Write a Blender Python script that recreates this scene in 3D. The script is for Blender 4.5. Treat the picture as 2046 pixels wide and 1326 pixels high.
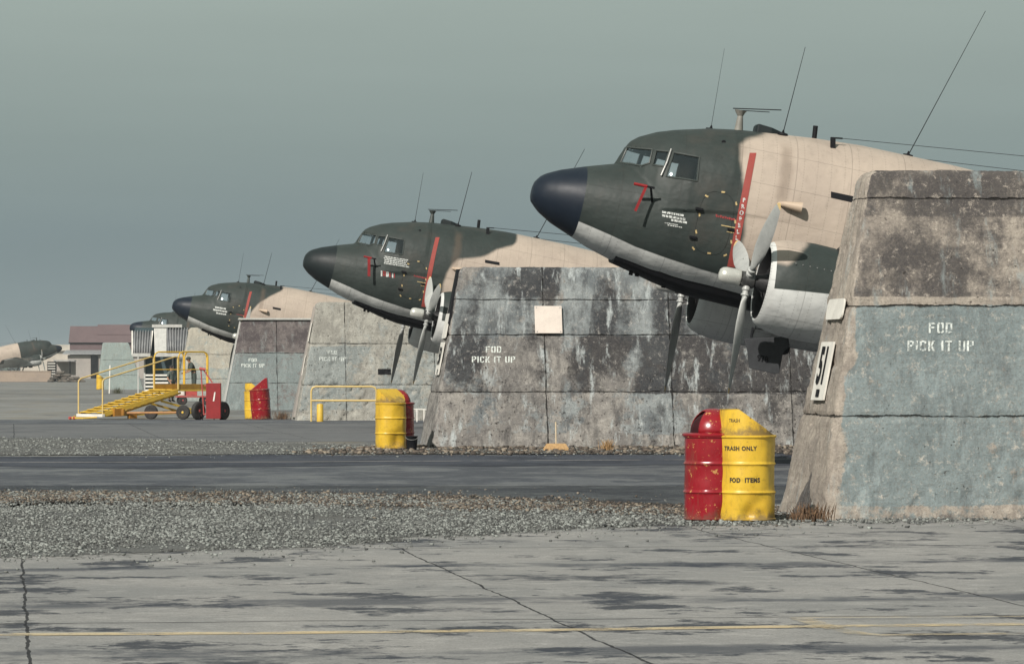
import bpy, bmesh, math, random
import numpy as np
from math import radians as R, sin, cos, pi
from mathutils import Vector, Matrix, noise
from mathutils.bvhtree import BVHTree

random.seed(7)
for o in list(bpy.data.objects): bpy.data.objects.remove(o)
SC = bpy.context.scene
COL = SC.collection

# ------------------------------------------------------------------ camera, sky, sun
FPX, CH, HZ = 7672.0, 1.58, 737.0           # focal length in photo pixels, camera height, horizon row
cam = bpy.data.cameras.new('camera'); co = bpy.data.objects.new('camera', cam); COL.objects.link(co)
co.location = (0, 0, CH); co.rotation_euler = (R(90), 0, 0)
cam.sensor_width = 36; cam.lens = FPX / 2046 * 36
cam.shift_y = (HZ - 663) / 2046
cam.clip_start = 0.5; cam.clip_end = 20000
SC.camera = co

SUN = Vector((0.62, 1.18, -1.0)).normalized()      # direction the light travels
elev = math.asin(-SUN.z); az = math.atan2(-SUN.x, -SUN.y)
W = bpy.data.worlds.new('World'); SC.world = W; W.use_nodes = True
nt = W.node_tree; nt.nodes.clear()
sky = nt.nodes.new('ShaderNodeTexSky'); sky.sky_type = 'NISHITA'; sky.sun_disc = False
sky.sun_elevation = elev; sky.sun_rotation = az; sky.dust_density = 4.0; sky.air_density = 1.2; sky.ozone_density = 2.0
mix = nt.nodes.new('ShaderNodeMix'); mix.data_type = 'RGBA'
mix.inputs[0].default_value = 0.80
tc = nt.nodes.new('ShaderNodeTexCoord'); sx = nt.nodes.new('ShaderNodeSeparateXYZ')
cr = nt.nodes.new('ShaderNodeValToRGB')
cr.color_ramp.elements[0].position = 0.0; cr.color_ramp.elements[0].color = (4.0, 4.9, 5.05, 1)
cr.color_ramp.elements[1].position = 0.11; cr.color_ramp.elements[1].color = (5.3, 6.2, 5.6, 1)
e = cr.color_ramp.elements.new(0.035); e.color = (3.3, 4.25, 4.45, 1)
e = cr.color_ramp.elements.new(0.06); e.color = (3.85, 4.8, 4.7, 1)
bg = nt.nodes.new('ShaderNodeBackground'); bg.inputs[1].default_value = 0.075
wo = nt.nodes.new('ShaderNodeOutputWorld')
nt.links.new(tc.outputs['Generated'], sx.inputs[0]); nt.links.new(sx.outputs[2], cr.inputs[0])
nt.links.new(sky.outputs[0], mix.inputs[6]); nt.links.new(cr.outputs[0], mix.inputs[7])
mp = nt.nodes.new('ShaderNodeMapping'); mp.inputs[3].default_value = (6, 6, 60); nz = nt.nodes.new('ShaderNodeTexNoise'); nz.inputs['Scale'].default_value = 1.0; nz.inputs['Detail'].default_value = 6
mr = nt.nodes.new('ShaderNodeMapRange'); mr.inputs[3].default_value = .93; mr.inputs[4].default_value = 1.07; vm = nt.nodes.new('ShaderNodeVectorMath'); vm.operation = 'SCALE'
nt.links.new(tc.outputs['Generated'], mp.inputs[0]); nt.links.new(mp.outputs[0], nz.inputs['Vector']); nt.links.new(nz.outputs[0], mr.inputs[0])
nt.links.new(mix.outputs[2], vm.inputs[0]); nt.links.new(mr.outputs[0], vm.inputs[3]); nt.links.new(vm.outputs[0], bg.inputs[0]); nt.links.new(bg.outputs[0], wo.inputs[0])
sl = bpy.data.lights.new('sun', 'SUN'); sl.energy = 5.0; sl.angle = R(0.5); sl.color = (1.0, 0.94, 0.87)
so = bpy.data.objects.new('sun', sl); COL.objects.link(so)
so.rotation_euler = SUN.to_track_quat('-Z', 'Y').to_euler(); so.location = (-20, -20, 40)
SC.view_settings.view_transform = 'Standard'; SC.view_settings.look = 'None'
SC.view_settings.exposure = 0.0; SC.view_settings.gamma = 1

# ------------------------------------------------------------------ pixel <-> place
A = R(7.45)                                        # the rows of the apron run 7.45 degrees off the view
EU = Vector((cos(A), sin(A), 0)); ET = Vector((-sin(A), cos(A), 0))
def at(px, py, Y): return Vector(((px - 1023) / FPX * Y, Y, CH + (HZ - py) / FPX * Y))
def gnd(px, py):
    Y = FPX * CH / (py - HZ); return Vector(((px - 1023) / FPX * Y, Y, 0))

# ------------------------------------------------------------------ scene-graph helpers
def tag(o, label=None, cat=None, group=None, kind=None):
    if label: o['label'] = label
    if cat: o['category'] = cat
    if group: o['group'] = group
    if kind: o['kind'] = kind
    return o
def thing(name, label, cat, loc=(0, 0, 0), rotz=0, group=None):
    o = bpy.data.objects.new(name, None); COL.objects.link(o)
    o.location = loc; o.rotation_euler = (0, 0, rotz); o.empty_display_size = .3
    return tag(o, label, cat, group)

class MB:
    def __init__(s): s.v = []; s.f = []; s.at = {}
    def add(s, vs, fs):
        b = len(s.v); s.v += [tuple(v) for v in vs]; s.f += [tuple(i + b for i in f) for f in fs]; return s
    def box(s, c, d, M=None):
        x, y, z = d[0] / 2, d[1] / 2, d[2] / 2; c = Vector(c)
        vs = [Vector((i * x, j * y, k * z)) for i in (-1, 1) for j in (-1, 1) for k in (-1, 1)]
        if M is not None: vs = [M @ v for v in vs]
        return s.add([v + c for v in vs], [(0, 1, 3, 2), (4, 6, 7, 5), (0, 4, 5, 1), (2, 3, 7, 6), (0, 2, 6, 4), (1, 5, 7, 3)])
    def bar(s, a, b, w, h):                        # rectangular bar from a to b
        a, b = Vector(a), Vector(b); d = (b - a); L = d.length; d.normalize()
        up = Vector((0, 0, 1)) if abs(d.z) < .95 else Vector((1, 0, 0))
        sd = d.cross(up).normalized(); u = sd.cross(d)
        vs = []
        for p in (a, b):
            for i, j in ((-1, -1), (1, -1), (1, 1), (-1, 1)): vs.append(p + sd * (i * w / 2) + u * (j * h / 2))
        return s.add(vs, [(3, 2, 1, 0), (4, 5, 6, 7), (0, 1, 5, 4), (1, 2, 6, 5), (2, 3, 7, 6), (3, 0, 4, 7)])
    def tube(s, pts, r, n=10, cap=True):
        pts = [Vector(p) for p in pts]; rs = r if isinstance(r, (list, tuple)) else [r] * len(pts)
        rings = []; prev = None
        for i, p in enumerate(pts):
            d = (pts[min(i + 1, len(pts) - 1)] - pts[max(i - 1, 0)]).normalized()
            if prev is None:
                up = Vector((0, 0, 1)) if abs(d.z) < .9 else Vector((1, 0, 0)); x = d.cross(up).normalized()
            else: x = (prev - d * prev.dot(d)).normalized()
            prev = x; y = d.cross(x)
            rings.append([p + (x * cos(2 * pi * k / n) + y * sin(2 * pi * k / n)) * rs[i] for k in range(n)])
        return s.loft(rings, cap)
    def loft(s, rings, cap=True, closed=True):
        n = len(rings[0]); vs = [v for r in rings for v in r]; fs = []
        for i in range(len(rings) - 1):
            for k in range(n if closed else n - 1):
                k2 = (k + 1) % n
                fs.append((i * n + k, i * n + k2, (i + 1) * n + k2, (i + 1) * n + k))
        if cap: fs += [tuple(reversed(range(n))), tuple(range((len(rings) - 1) * n, len(rings) * n))]
        return s.add(vs, fs)
    def lathe(s, prof, c=(0, 0, 0), ax='z', n=32, cap=True):      # prof: (along, radius)
        rings = []; c = Vector(c)
        for a_, r_ in prof:
            ring = []
            for k in range(n):
                t = 2 * pi * k / n
                if ax == 'z': q = (r_ * cos(t), r_ * sin(t), a_)
                elif ax == 'x': q = (a_, r_ * sin(t), r_ * cos(t))
                else: q = (r_ * cos(t), a_, -r_ * sin(t))
                ring.append(c + Vector(q))
            rings.append(ring)
        return s.loft(rings, cap)
    def prism(s, poly, d):                          # planar polygon pushed along vector d
        n = len(poly); d = Vector(d); P = [Vector(p) for p in poly]
        fs = [tuple(range(n))[::-1], tuple(range(n, 2 * n))]
        for k in range(n): fs.append((k, (k + 1) % n, n + (k + 1) % n, n + k))
        return s.add(P + [p + d for p in P], fs)
    def build(s, name, m, parent=None, smooth=False, bevel=0, label=None, loc=None, ang=35):
        me = bpy.data.meshes.new(name); me.from_pydata(s.v, [], s.f)
        for k, vals in s.at.items():
            at_ = me.attributes.new(k, 'FLOAT', 'POINT'); at_.data.foreach_set('value', vals)
        me.materials.append(m)
        o = bpy.data.objects.new(name, me); COL.objects.link(o)
        if s.f and not s.at:
            bm = bmesh.new(); bm.from_mesh(me); bmesh.ops.recalc_face_normals(bm, faces=bm.faces); bm.to_mesh(me); bm.free()
        if smooth:
            me.polygons.foreach_set('use_smooth', [True] * len(me.polygons))
            if ang: me.set_sharp_from_angle(angle=R(ang))
        if bevel:
            b = o.modifiers.new('bevel', 'BEVEL'); b.width = bevel; b.segments = 2; b.limit_method = 'ANGLE'; b.angle_limit = R(40)
        if parent is not None: o.parent = parent
        if loc is not None: o.location = loc
        if label: o['label'] = label
        return o

# ------------------------------------------------------------------ materials
class NT:
    def __init__(s, name):
        s.m = bpy.data.materials.new(name); s.m.use_nodes = True; s.t = s.m.node_tree
        s.b = s.t.nodes['Principled BSDF']; s.o = s.t.nodes['Material Output']
        s.tc = s.t.nodes.new('ShaderNodeTexCoord').outputs['Object']
    def put(s, sock, v):
        if hasattr(v, 'is_linked') or isinstance(v, bpy.types.NodeSocket): s.t.links.new(v, sock)
        elif isinstance(v, (tuple, list)) and len(v) == 3 and sock.type == 'RGBA': sock.default_value = (*v, 1)
        else: sock.default_value = v
    def math(s, op, a, b=0.0, c=None, clamp=False):
        n = s.t.nodes.new('ShaderNodeMath'); n.operation = op; n.use_clamp = clamp
        s.put(n.inputs[0], a); s.put(n.inputs[1], b)
        if c is not None: s.put(n.inputs[2], c)
        return n.outputs[0]
    def noise(s, scale, detail=4, rough=.6, vec=None, dist=0, off=None):
        n = s.t.nodes.new('ShaderNodeTexNoise'); n.inputs['Scale'].default_value = scale; n.inputs['Detail'].default_value = detail
        n.inputs['Roughness'].default_value = rough; n.inputs['Distortion'].default_value = dist
        v = vec if vec is not None else s.tc
        if off is not None: v = s.map(v, loc=off)
        s.t.links.new(v, n.inputs['Vector']); return n.outputs['Fac']
    def vor(s, scale, vec=None, feat='F1', out='Distance'):
        n = s.t.nodes.new('ShaderNodeTexVoronoi'); n.feature = feat; n.inputs['Scale'].default_value = scale
        s.t.links.new(vec if vec is not None else s.tc, n.inputs['Vector']); return n.outputs[out]
    def map(s, vec, loc=(0, 0, 0), rot=(0, 0, 0), sc=(1, 1, 1)):
        n = s.t.nodes.new('ShaderNodeMapping'); s.t.links.new(vec, n.inputs[0])
        n.inputs[1].default_value = loc; n.inputs[2].default_value = rot; n.inputs[3].default_value = sc; return n.outputs[0]
    def step(s, v, lo, hi):                         # smooth ramp lo..hi -> 0..1
        n = s.t.nodes.new('ShaderNodeMapRange'); n.interpolation_type = 'SMOOTHSTEP'; s.put(n.inputs[0], v)
        s.put(n.inputs[1], lo); s.put(n.inputs[2], hi); return n.outputs[0]
    def mix(s, f, a, b, mode='MIX'):
        n = s.t.nodes.new('ShaderNodeMix'); n.data_type = 'RGBA'; n.blend_type = mode
        s.put(n.inputs[0], f); s.put(n.inputs[6], a); s.put(n.inputs[7], b); return n.outputs[2]
    def attr(s, name):
        n = s.t.nodes.new('ShaderNodeAttribute'); n.attribute_name = name; return n.outputs['Fac']
    def xyz(s, vec=None):
        n = s.t.nodes.new('ShaderNodeSeparateXYZ'); s.t.links.new(vec if vec is not None else s.tc, n.inputs[0]); return n.outputs
    def bump(s, h, strength=.3, dist=.02, normal=None):
        n = s.t.nodes.new('ShaderNodeBump'); n.inputs['Strength'].default_value = strength; n.inputs['Distance'].default_value = dist
        s.put(n.inputs['Height'], h)
        if normal is not None: s.t.links.new(normal, n.inputs['Normal'])
        return n.outputs[0]
    def fin(s, col, rough=.6, normal=None, metal=0, spec=None):
        s.put(s.b.inputs['Base Color'], col); s.put(s.b.inputs['Roughness'], rough); s.put(s.b.inputs['Metallic'], metal)
        if normal is not None: s.t.links.new(normal, s.b.inputs['Normal'])
        if spec is not None: s.b.inputs['Specular IOR Level'].default_value = spec
        return s.m
    def cutout(s, mask):                            # 1 = solid, 0 = worn away
        tr = s.t.nodes.new('ShaderNodeBsdfTransparent'); mx = s.t.nodes.new('ShaderNodeMixShader')
        s.put(mx.inputs[0], mask); s.t.links.new(tr.outputs[0], mx.inputs[1]); s.t.links.new(s.b.outputs[0], mx.inputs[2])
        s.t.links.new(mx.outputs[0], s.o.inputs[0]); return s.m

def paint(name, c, c2=None, scale=3, rough=.55, bump=.1, bscale=40, metal=0, wear=None, wearc=(.12, .06, .03), wscale=9, grime=.35, spec=None):
    n = NT(name); c2 = c2 or tuple(x * .7 for x in c)
    col = n.mix(n.step(n.noise(scale, 5, .65), .3, .7), c, c2)
    col = n.mix(n.math('MULTIPLY', n.step(n.noise(scale * 6, 4, .7, off=(3, 1, 7)), .5, .75), grime), col, tuple(x * .45 for x in c))
    if wear: col = n.mix(n.step(n.noise(wscale, 5, .7, off=(9, 4, 2)), wear, wear + .04), col, wearc)
    rg = n.math('ADD', rough - .1, n.math('MULTIPLY', n.noise(scale * 4), .2))
    return n.fin(col, rg, n.bump(n.noise(bscale, 4, .6), bump, .01), metal, spec)
M = {}
M['yellow'] = paint('yellow_paint', (.66, .44, .06), (.56, .35, .04), 4, .5, .15, 25, wear=.70, wearc=(.16, .07, .02))
M['drum_yellow'] = paint('yellow_drum_paint', (.64, .42, .035), (.56, .34, .025), 3, .42, .1, 14, wear=.65, wearc=(.20, .10, .03), wscale=9, grime=.45)
def dirty(m, amt=.75):
    n = NT.__new__(NT); n.m = m; n.t = m.node_tree; n.b = n.t.nodes['Principled BSDF']; n.o = n.t.nodes['Material Output']; n.tc = n.t.nodes.new('ShaderNodeTexCoord').outputs['Object']
    src = n.b.inputs['Base Color'].links[0].from_socket; z = n.xyz()[2]; nz = n.noise(6, 6, .8, off=(2, 2, 2))
    low = n.step(n.math('SUBTRACT', nz, n.math('MULTIPLY', z, 1.9)), .22, .50); st = n.step(n.noise(7, 6, .8, vec=n.map(n.tc, sc=(1, 1, .2)), off=(5, 5, 5)), .53, .72)
    col = n.mix(n.math('MULTIPLY', low, amt), src, (.10, .075, .05)); col = n.mix(n.math('MULTIPLY', st, .38), col, (.13, .09, .05)); n.t.links.new(col, n.b.inputs['Base Color'])
M['drum_red'] = paint('red_drum_paint', (.25, .008, .016), (.20, .008, .013), 3, .24, .1, 14, wear=.60, wearc=(.45, .24, .08), wscale=15, grime=.3)
M['flap'] = paint('dark_red_flap', (.035, .004, .006), None, 4, .6, spec=.2)
dirty(M['drum_yellow']); dirty(M['drum_red'], .6)
M['red'] = paint('red_paint', (.26, .012, .014), (.20, .010, .012), 5, .5, .1, 25)
M['pinkred'] = paint('faded_red_paint', (.45, .08, .07), None, 5, .6)
M['stripe'] = paint('stripe_red', (.30, .050, .040), (.25, .04, .03), 3, .65, .05, grime=.2)
M['white'] = paint('white_paint', (.72, .70, .64), (.60, .58, .53), 4, .6, .1, grime=.25)
M['black'] = paint('black_paint', (.006, .007, .009), (.010, .010, .012), 4, .7, spec=.15)
M['rubber'] = paint('black_rubber', (.018, .018, .019), (.035, .033, .03), 6, .85, .3, 60)
M['steel'] = paint('dull_steel', (.42, .42, .40), (.33, .33, .32), 5, .38, .1, 40, metal=.6)
M['blade'] = paint('grey_blade_paint', (.42, .43, .41), (.33, .34, .33), 3, .45, .08, 40, wear=.66, wearc=(.08, .08, .08))
M['dome'] = paint('propeller_dome_metal', (.62, .62, .57), (.5, .5, .46), 4, .3, .05, 30, metal=.35, grime=.25)
M['hub'] = paint('hub_metal', (.16, .16, .155), (.08, .08, .08), 12, .35, .2, metal=.7)
M['engine'] = paint('engine_metal', (.012, .012, .013), (.025, .025, .026), 9, .6, .2, spec=.3)
M['tan'] = paint('tan_paint', (.44, .345, .255), (.40, .31, .235), 1.4, .62, .05, grime=.15)
M['cream'] = paint('cream_marking', (.75, .55, .25), None, 8, .6)
M['brick'] = paint('mauve_sheet', (.115, .080, .082), (.10, .07, .072), .6, .8, .1, 3, grime=.2)
M['beige'] = paint('beige_wall', (.33, .30, .27), (.27, .25, .23), .5, .8, .1, 3)
M['drygrass'] = paint('dry_grass', (.22, .13, .07), (.07, .045, .03), 20, .9)
M['straw'] = paint('straw_bristle', (.55, .36, .17), (.36, .22, .10), 40, .9, .5, 120)
M['wood'] = paint('pale_wood', (.55, .45, .30), (.42, .33, .22), 12, .7)
M['cloth_dark'] = paint('dark_green_cloth', (.035, .05, .045), (.05, .06, .05), 12, .9)
M['cloth_grey'] = paint('grey_green_cloth', (.10, .12, .11), (.07, .09, .08), 12, .9)
M['skin'] = paint('skin', (.36, .20, .13), (.32, .17, .11), 10, .55, grime=.1)
M['hair'] = paint('dark_hair', (.012, .010, .009), None, 20, .7)
M['corr'] = paint('galvanised_sheet', (.36, .36, .36), (.22, .23, .24), 2.5, .5, .1, 30, metal=.25)
M['teal_dark'] = paint('dark_teal_panel', (.03, .06, .07), None, 3, .6)
M['sandbag'] = paint('dark_sandbag', (.06, .06, .055), (.14, .12, .10), 3, .95, .5, 12)
M['berm'] = paint('sandy_plaster', (.32, .255, .20), (.27, .22, .18), .8, .9, .3, 4)
M['farroof'] = paint('pale_roof', (.50, .45, .38), None, .2, .8)

def stencil(name, c, thr=.43, scale=22, soft=.12):
    n = NT(name); n.fin(c, .8); return n.cutout(n.step(n.noise(scale, 4, .7), thr - soft, thr + soft))
M['st_white'] = stencil('stencil_white', (.62, .66, .62), .40)
M['st_faint'] = stencil('faded_stencil_white', (.56, .60, .57), .44)
M['st_black'] = stencil('stencil_black', (.03, .025, .02), .36, 60)
M['white_mark'] = stencil('white_marking', (.56, .58, .56), .43, 45)
M['red_mark'] = stencil('red_marking', (.35, .04, .04), .45, 80)
M['yel_mark'] = stencil('yellow_marking', (.48, .36, .17), .40, 60)

def glass():
    n = NT('cockpit_glass'); t = n.t
    gl = t.nodes.new('ShaderNodeBsdfGlossy'); gl.inputs['Roughness'].default_value = .04; gl.inputs[0].default_value = (.75, .85, .9, 1)
    tr = t.nodes.new('ShaderNodeBsdfTransparent'); tr.inputs[0].default_value = (.97, .99, 1, 1)
    mx = t.nodes.new('ShaderNodeMixShader'); lw = t.nodes.new('ShaderNodeLayerWeight'); lw.inputs[0].default_value = .25
    f = n.math('ADD', .08, n.math('MULTIPLY', lw.outputs['Facing'], .5), clamp=True)
    n.put(mx.inputs[0], f); t.links.new(tr.outputs[0], mx.inputs[1]); t.links.new(gl.outputs[0], mx.inputs[2])
    t.links.new(mx.outputs[0], n.o.inputs[0]); return n.m
M['glass'] = glass()

GREEN = (.030, .040, .037); GREY = (.56, .57, .55); TAN = (.42, .352, .290)
def skin_paint(name, green=GREEN, soft=.05):
    """aircraft camouflage: attributes tan / grey are signed distances (metres) to the painted patches"""
    n = NT(name); nz = n.math('MULTIPLY', n.math('SUBTRACT', n.noise(2.2, 4), .5), .06)
    g1 = n.mix(n.step(n.noise(1.3, 5, .7), .3, .7), green, tuple(x * .72 for x in green))
    t1 = n.mix(n.step(n.noise(.9, 5, .7, off=(4, 4, 4)), .35, .75), TAN, (.36, .30, .25))
    col = n.mix(n.step(n.math('ADD', n.attr('tan'), nz), -soft, soft), g1, t1)
    y1 = n.mix(n.step(n.noise(1.7, 5), .35, .8), GREY, (.42, .43, .42))
    col = n.mix(n.step(n.attr('grey'), -.008, .008), col, y1)
    # rivet rows and skin seams
    X = n.xyz(); fr = n.math('ABSOLUTE', n.math('SUBTRACT', n.math('FRACT', n.math('MULTIPLY', X[0], 1.15)), .5))
    seam = n.math('LESS_THAN', fr, .008)
    a2 = n.math('ABSOLUTE', n.math('SUBTRACT', n.math('FRACT', n.math('MULTIPLY', X[2], 1.9)), .5))
    seam = n.math('MAXIMUM', seam, n.math('LESS_THAN', a2, .008))
    col = n.mix(n.math('MULTIPLY', seam, .28), col, (.02, .02, .018))
    bz = n.math('ABSOLUTE', n.math('ADD', X[0], n.math('ADD', 3.74, n.math('MULTIPLY', n.math('SUBTRACT', n.noise(3, 4, .7), .5), .15)))); bd = n.math('MULTIPLY', n.math('SUBTRACT', 1, n.step(bz, .02, .16)), n.math('MULTIPLY', n.step(X[2], .3, .7), n.math('SUBTRACT', 1, n.step(X[2], 1.35, 1.6)))); col = n.mix(n.math('MULTIPLY', bd, .40), col, (.12, .085, .06))
    rv = n.math('MULTIPLY', n.math('LESS_THAN', n.math('ABSOLUTE', n.math('SUBTRACT', n.math('FRACT', n.math('MULTIPLY', X[0], 4.6)), .5)), .035), n.math('LESS_THAN', n.math('FRACT', n.math('MULTIPLY', X[2], 22)), .45)); col = n.mix(n.math('MULTIPLY', rv, .22), col, (.03, .03, .028))
    soot = n.step(n.noise(.8, 4, .6, off=(7, 1, 3)), .50, .72); col = n.mix(n.math('MULTIPLY', soot, .28), col, (.10, .075, .06))
    v = n.map(n.tc, sc=(1.2, 1.2, .35)); streak = n.step(n.noise(7, 5, .7, vec=v), .5, .8)
    col = n.mix(n.math('MULTIPLY', streak, .22), col, (.06, .055, .045))
    h = n.math('ADD', n.math('ADD', n.math('MULTIPLY', n.noise(3.5, 2), 1.0), n.math('MULTIPLY', n.noise(1.5, 2, vec=n.map(n.tc, sc=(2.3, 1, 3.8))), .8)), n.math('MULTIPLY', seam, -.35))
    return n.fin(col, n.math('ADD', .46, n.math('MULTIPLY', n.noise(6), .22)), n.bump(h, .35, .035), spec=.32)
M['skin_a'] = skin_paint('camouflage_paint')
M['radome'] = paint('radome_blue_black', (.008, .013, .022), (.012, .018, .028), 2, .45, .04, grime=.2, spec=.22)
M['radome_g'] = paint('radome_dark_green', (.012, .018, .019), (.010, .014, .016), 2, .5, .04, grime=.2, spec=.25)

# ------------------------------------------------------------------ the setting: ground, pavement, gravel
def ground_mat(name, c, c2, dark, thr=.55, grain=.35, joints=True, psc=.8, damt=.9, brown=None):
    n = NT(name)
    v = n.map(n.tc, rot=(0, 0, -A))
    col = n.mix(n.step(n.noise(.45, 6, .65), .35, .65), c, c2)
    st = n.map(v, sc=(.85, .8, 1))
    p = n.step(n.noise(psc, 8, .72, vec=st, off=(11, 3, 0)), thr, thr + .045)
    p2 = n.step(n.noise(psc * .22, 8, .78, vec=st, off=(31, 13, 0)), thr + .01, thr + .09)
    col = n.mix(n.math('MULTIPLY', n.math('MAXIMUM', p, p2), damt), col, dark)
    col = n.mix(n.math('MULTIPLY', n.step(n.noise(2.6, 5, .7, off=(1, 7, 0)), .52, .62), .35), col, tuple(min(1, x * 1.35) for x in c))
    if brown: col = n.mix(n.math('MULTIPLY', n.step(n.noise(.5, 4, .6, off=(5, 9, 0)), .48, .62), .7), col, brown)
    g = n.noise(70, 3, .8); col = n.mix(n.step(g, .35, .7), n.mix(grain, col, (.02, .02, .022)), col)
    g2 = n.noise(9, 6, .85, off=(2, 2, 2)); col = n.mix(n.math('MULTIPLY', n.step(g2, .48, .64), grain * .9), col, tuple(x * .35 for x in c))
    if joints:
        V_ = n.xyz(v); wv = n.math('ADD', V_[1], n.math('MULTIPLY', n.math('SUBTRACT', n.noise(.5, 4, .6, off=(3, 33, 0)), .5), 1.6))
        for c_, h_ in ((25.9, .55), (30.6, .35), (21.2, .5)):
            bm_ = n.math('MULTIPLY', n.math('SUBTRACT', 1, n.step(n.math('ABSOLUTE', n.math('SUBTRACT', wv, c_)), h_ * .4, h_)), n.step(n.noise(.7, 5, .7, off=(c_, 0, 0)), .40, .56)); col = n.mix(n.math('MULTIPLY', bm_, .7), col, dark)
        w = n.map(v, loc=(-1.75, 0, 0)); X = n.xyz(w); wob = n.math('MULTIPLY', n.math('SUBTRACT', n.noise(.9, 3, .6), .5), .12)
        u = n.math('DIVIDE', n.math('ADD', X[0], wob), 3.3)
        d = n.math('MULTIPLY', n.math('ABSOLUTE', n.math('SUBTRACT', n.math('FRACT', u), .5)), 3.3)
        j = n.math('LESS_THAN', d, n.math('ADD', .002, n.math('MULTIPLY', n.noise(3, 3), .016)))
        col = n.mix(n.math('MULTIPLY', j, .9), col, (.010, .010, .012))
        vv = n.math('DIVIDE', n.math('ADD', X[1], n.math('MULTIPLY', wob, 2)), 9.6)
        d2 = n.math('MULTIPLY', n.math('ABSOLUTE', n.math('SUBTRACT', n.math('FRACT', vv), .5)), 9.6)
        col = n.mix(n.math('MULTIPLY', n.math('LESS_THAN', d2, .03), .75), col, (.015, .015, .018))
    fleck = n.noise(5, 6, .8, vec=st, off=(17, 3, 0)); col = n.mix(n.math('MULTIPLY', n.step(fleck, .56, .64), damt * .4), col, tuple((x + y) / 2 for x, y in zip(c, dark)))
    return n.fin(col, .88, n.bump(n.math('ADD', g, n.math('MULTIPLY', g2, .8)), .55, .012), spec=.25)
M['g_near'] = ground_mat('worn_concrete', (.355, .345, .328), (.265, .265, .258), (.032, .038, .052), .535, psc=1.05)
M['g_mid'] = ground_mat('asphalt_taxilane', (.185, .195, .20), (.14, .15, .165), (.055, .062, .080), .48, .45, False, .6, .75)
M['g_dark'] = ground_mat('dark_asphalt', (.072, .080, .100), (.052, .058, .076), (.020, .024, .036), .52, .35, False, .5, .7)
M['g_far'] = ground_mat('far_asphalt', (.17, .172, .175), (.14, .145, .15), (.07, .075, .085), .54, .3, True, .3, .6)
M['g_field'] = ground_mat('far_apron', (.28, .28, .265), (.21, .215, .215), (.085, .092, .10), .5, .3, False, .12, .7, brown=(.22, .19, .14))
M['g_gravel'] = ground_mat('gravel_bed', (.215, .22, .21), (.18, .175, .16), (.06, .06, .06), .54, .8, False, 1.2, .7)
M['g_dirt'] = ground_mat('brown_dirt', (.13, .105, .082), (.085, .07, .058), (.03, .026, .022), .5, .8, False, 1.5, .8)

def sheet(name, pts, z, m, label=None, sub=None):
    mb = MB(); mb.add([(p[0], p[1], z) for p in pts], [tuple(range(len(pts)))])
    o = mb.build(name, m); o['kind'] = 'structure'
    if o.data.polygons[0].normal.z < 0: o.data.flip_normals()
    return o
sheet('ground', [(-9000, -200), (9000, -200), (9000, 18000), (-9000, 18000)], 0, M['g_field'])
def rows(v0, v1, x0=-60, x1=60, jag=0, n=80):       # band between two apron-row lines, with ragged edges
    K = math.tan(A); out = []
    for i in range(n + 1):
        x = x0 + (x1 - x0) * i / n; out.append((x, v0 + K * x + jag * noise.noise(Vector((x * .9, v0, 0)))))
    for i in range(n, -1, -1):
        x = x0 + (x1 - x0) * i / n; out.append((x, v1 + K * x + jag * noise.noise(Vector((x * .9, v1 + 5, 3)))))
    return out
sheet('concrete_apron', [(-80, 3), (80, 3)] + [(80, 50 + 80 * math.tan(A)), (-80, 50 - 80 * math.tan(A))], .004, M['g_near'])
sheet('asphalt_taxiway', rows(44.5, 70.3, -30, 40, .5), .008, M['g_mid'])
sheet('asphalt_strip', rows(62.5, 70.2, -30, 40, 2.2), .012, M['g_dark'])
sheet('pavement', rows(84, 121.5, -50, 60, .6), .004, M['g_far'])
sheet('road', rows(112, 121.4, -50, 60, 2.0), .008, M['g_mid'])
def gpoly(px): return [tuple(gnd(*p)[:2]) for p in px]
def ragged(poly, step, amp, sc):
    out = []
    for i, p in enumerate(poly):
        q = poly[(i + 1) % len(poly)]; d = math.dist(p, q); k = max(1, int(d / step))
        for j in range(k):
            x = p[0] + (q[0] - p[0]) * j / k; y = p[1] + (q[1] - p[1]) * j / k
            out.append((x + amp * noise.noise(Vector((x * sc, y * sc, 1))), y + amp * 2 * noise.noise(Vector((x * sc, y * sc, 7)))))
    return out
G1 = gpoly([(-120, 1122), (300, 1106), (650, 1092), (1000, 1066), (1300, 1050), (1560, 1048), (1640, 1040), (1700, 1030), (1560, 1020), (1300, 1016), (1000, 1002), (700, 990), (300, 985), (-120, 985)])
G1D = gpoly([(-120, 1004), (150, 1004), (420, 1006), (760, 1012), (1000, 1022), (1340, 1030), (1600, 1042), (1640, 1020), (1300, 1006), (900, 992), (500, 985), (-120, 983)])
G2 = gpoly([(-200, 911), (500, 909), (900, 908), (1400, 908), (1800, 905), (1800, 893), (1200, 893), (860, 893), (700, 889), (300, 878), (-200, 874)])
G2D = gpoly([(560, 907), (900, 908), (1400, 908), (1800, 905), (1800, 892), (1200, 892), (860, 892), (740, 894)])
def bed(name, poly, z, m, step_, soft):
    xs = [p[0] for p in poly]; ys = [p[1] for p in poly]; x0, x1, y0, y1 = max(min(xs), -16) - 2, min(max(xs), 14) + 2, min(ys) - 3, max(ys) + 3
    nx, ny = int((x1 - x0) / step_), int((y1 - y0) / (step_ * 1.5)); mb = MB(); vs = []; at_ = []
    for j in range(ny + 1):
        for i in range(nx + 1):
            x, y = x0 + (x1 - x0) * i / nx, y0 + (y1 - y0) * j / ny; vs.append((x, y, z))
            at_.append(max(-1, min(1, seg_sdf(poly, (x, y)) / soft)))
    mb.add(vs, [(j * (nx + 1) + i, j * (nx + 1) + i + 1, (j + 1) * (nx + 1) + i + 1, (j + 1) * (nx + 1) + i) for j in range(ny) for i in range(nx)])
    mb.at = {'edge': at_}; o = mb.build(name, m); o['kind'] = 'structure'; return o
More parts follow.
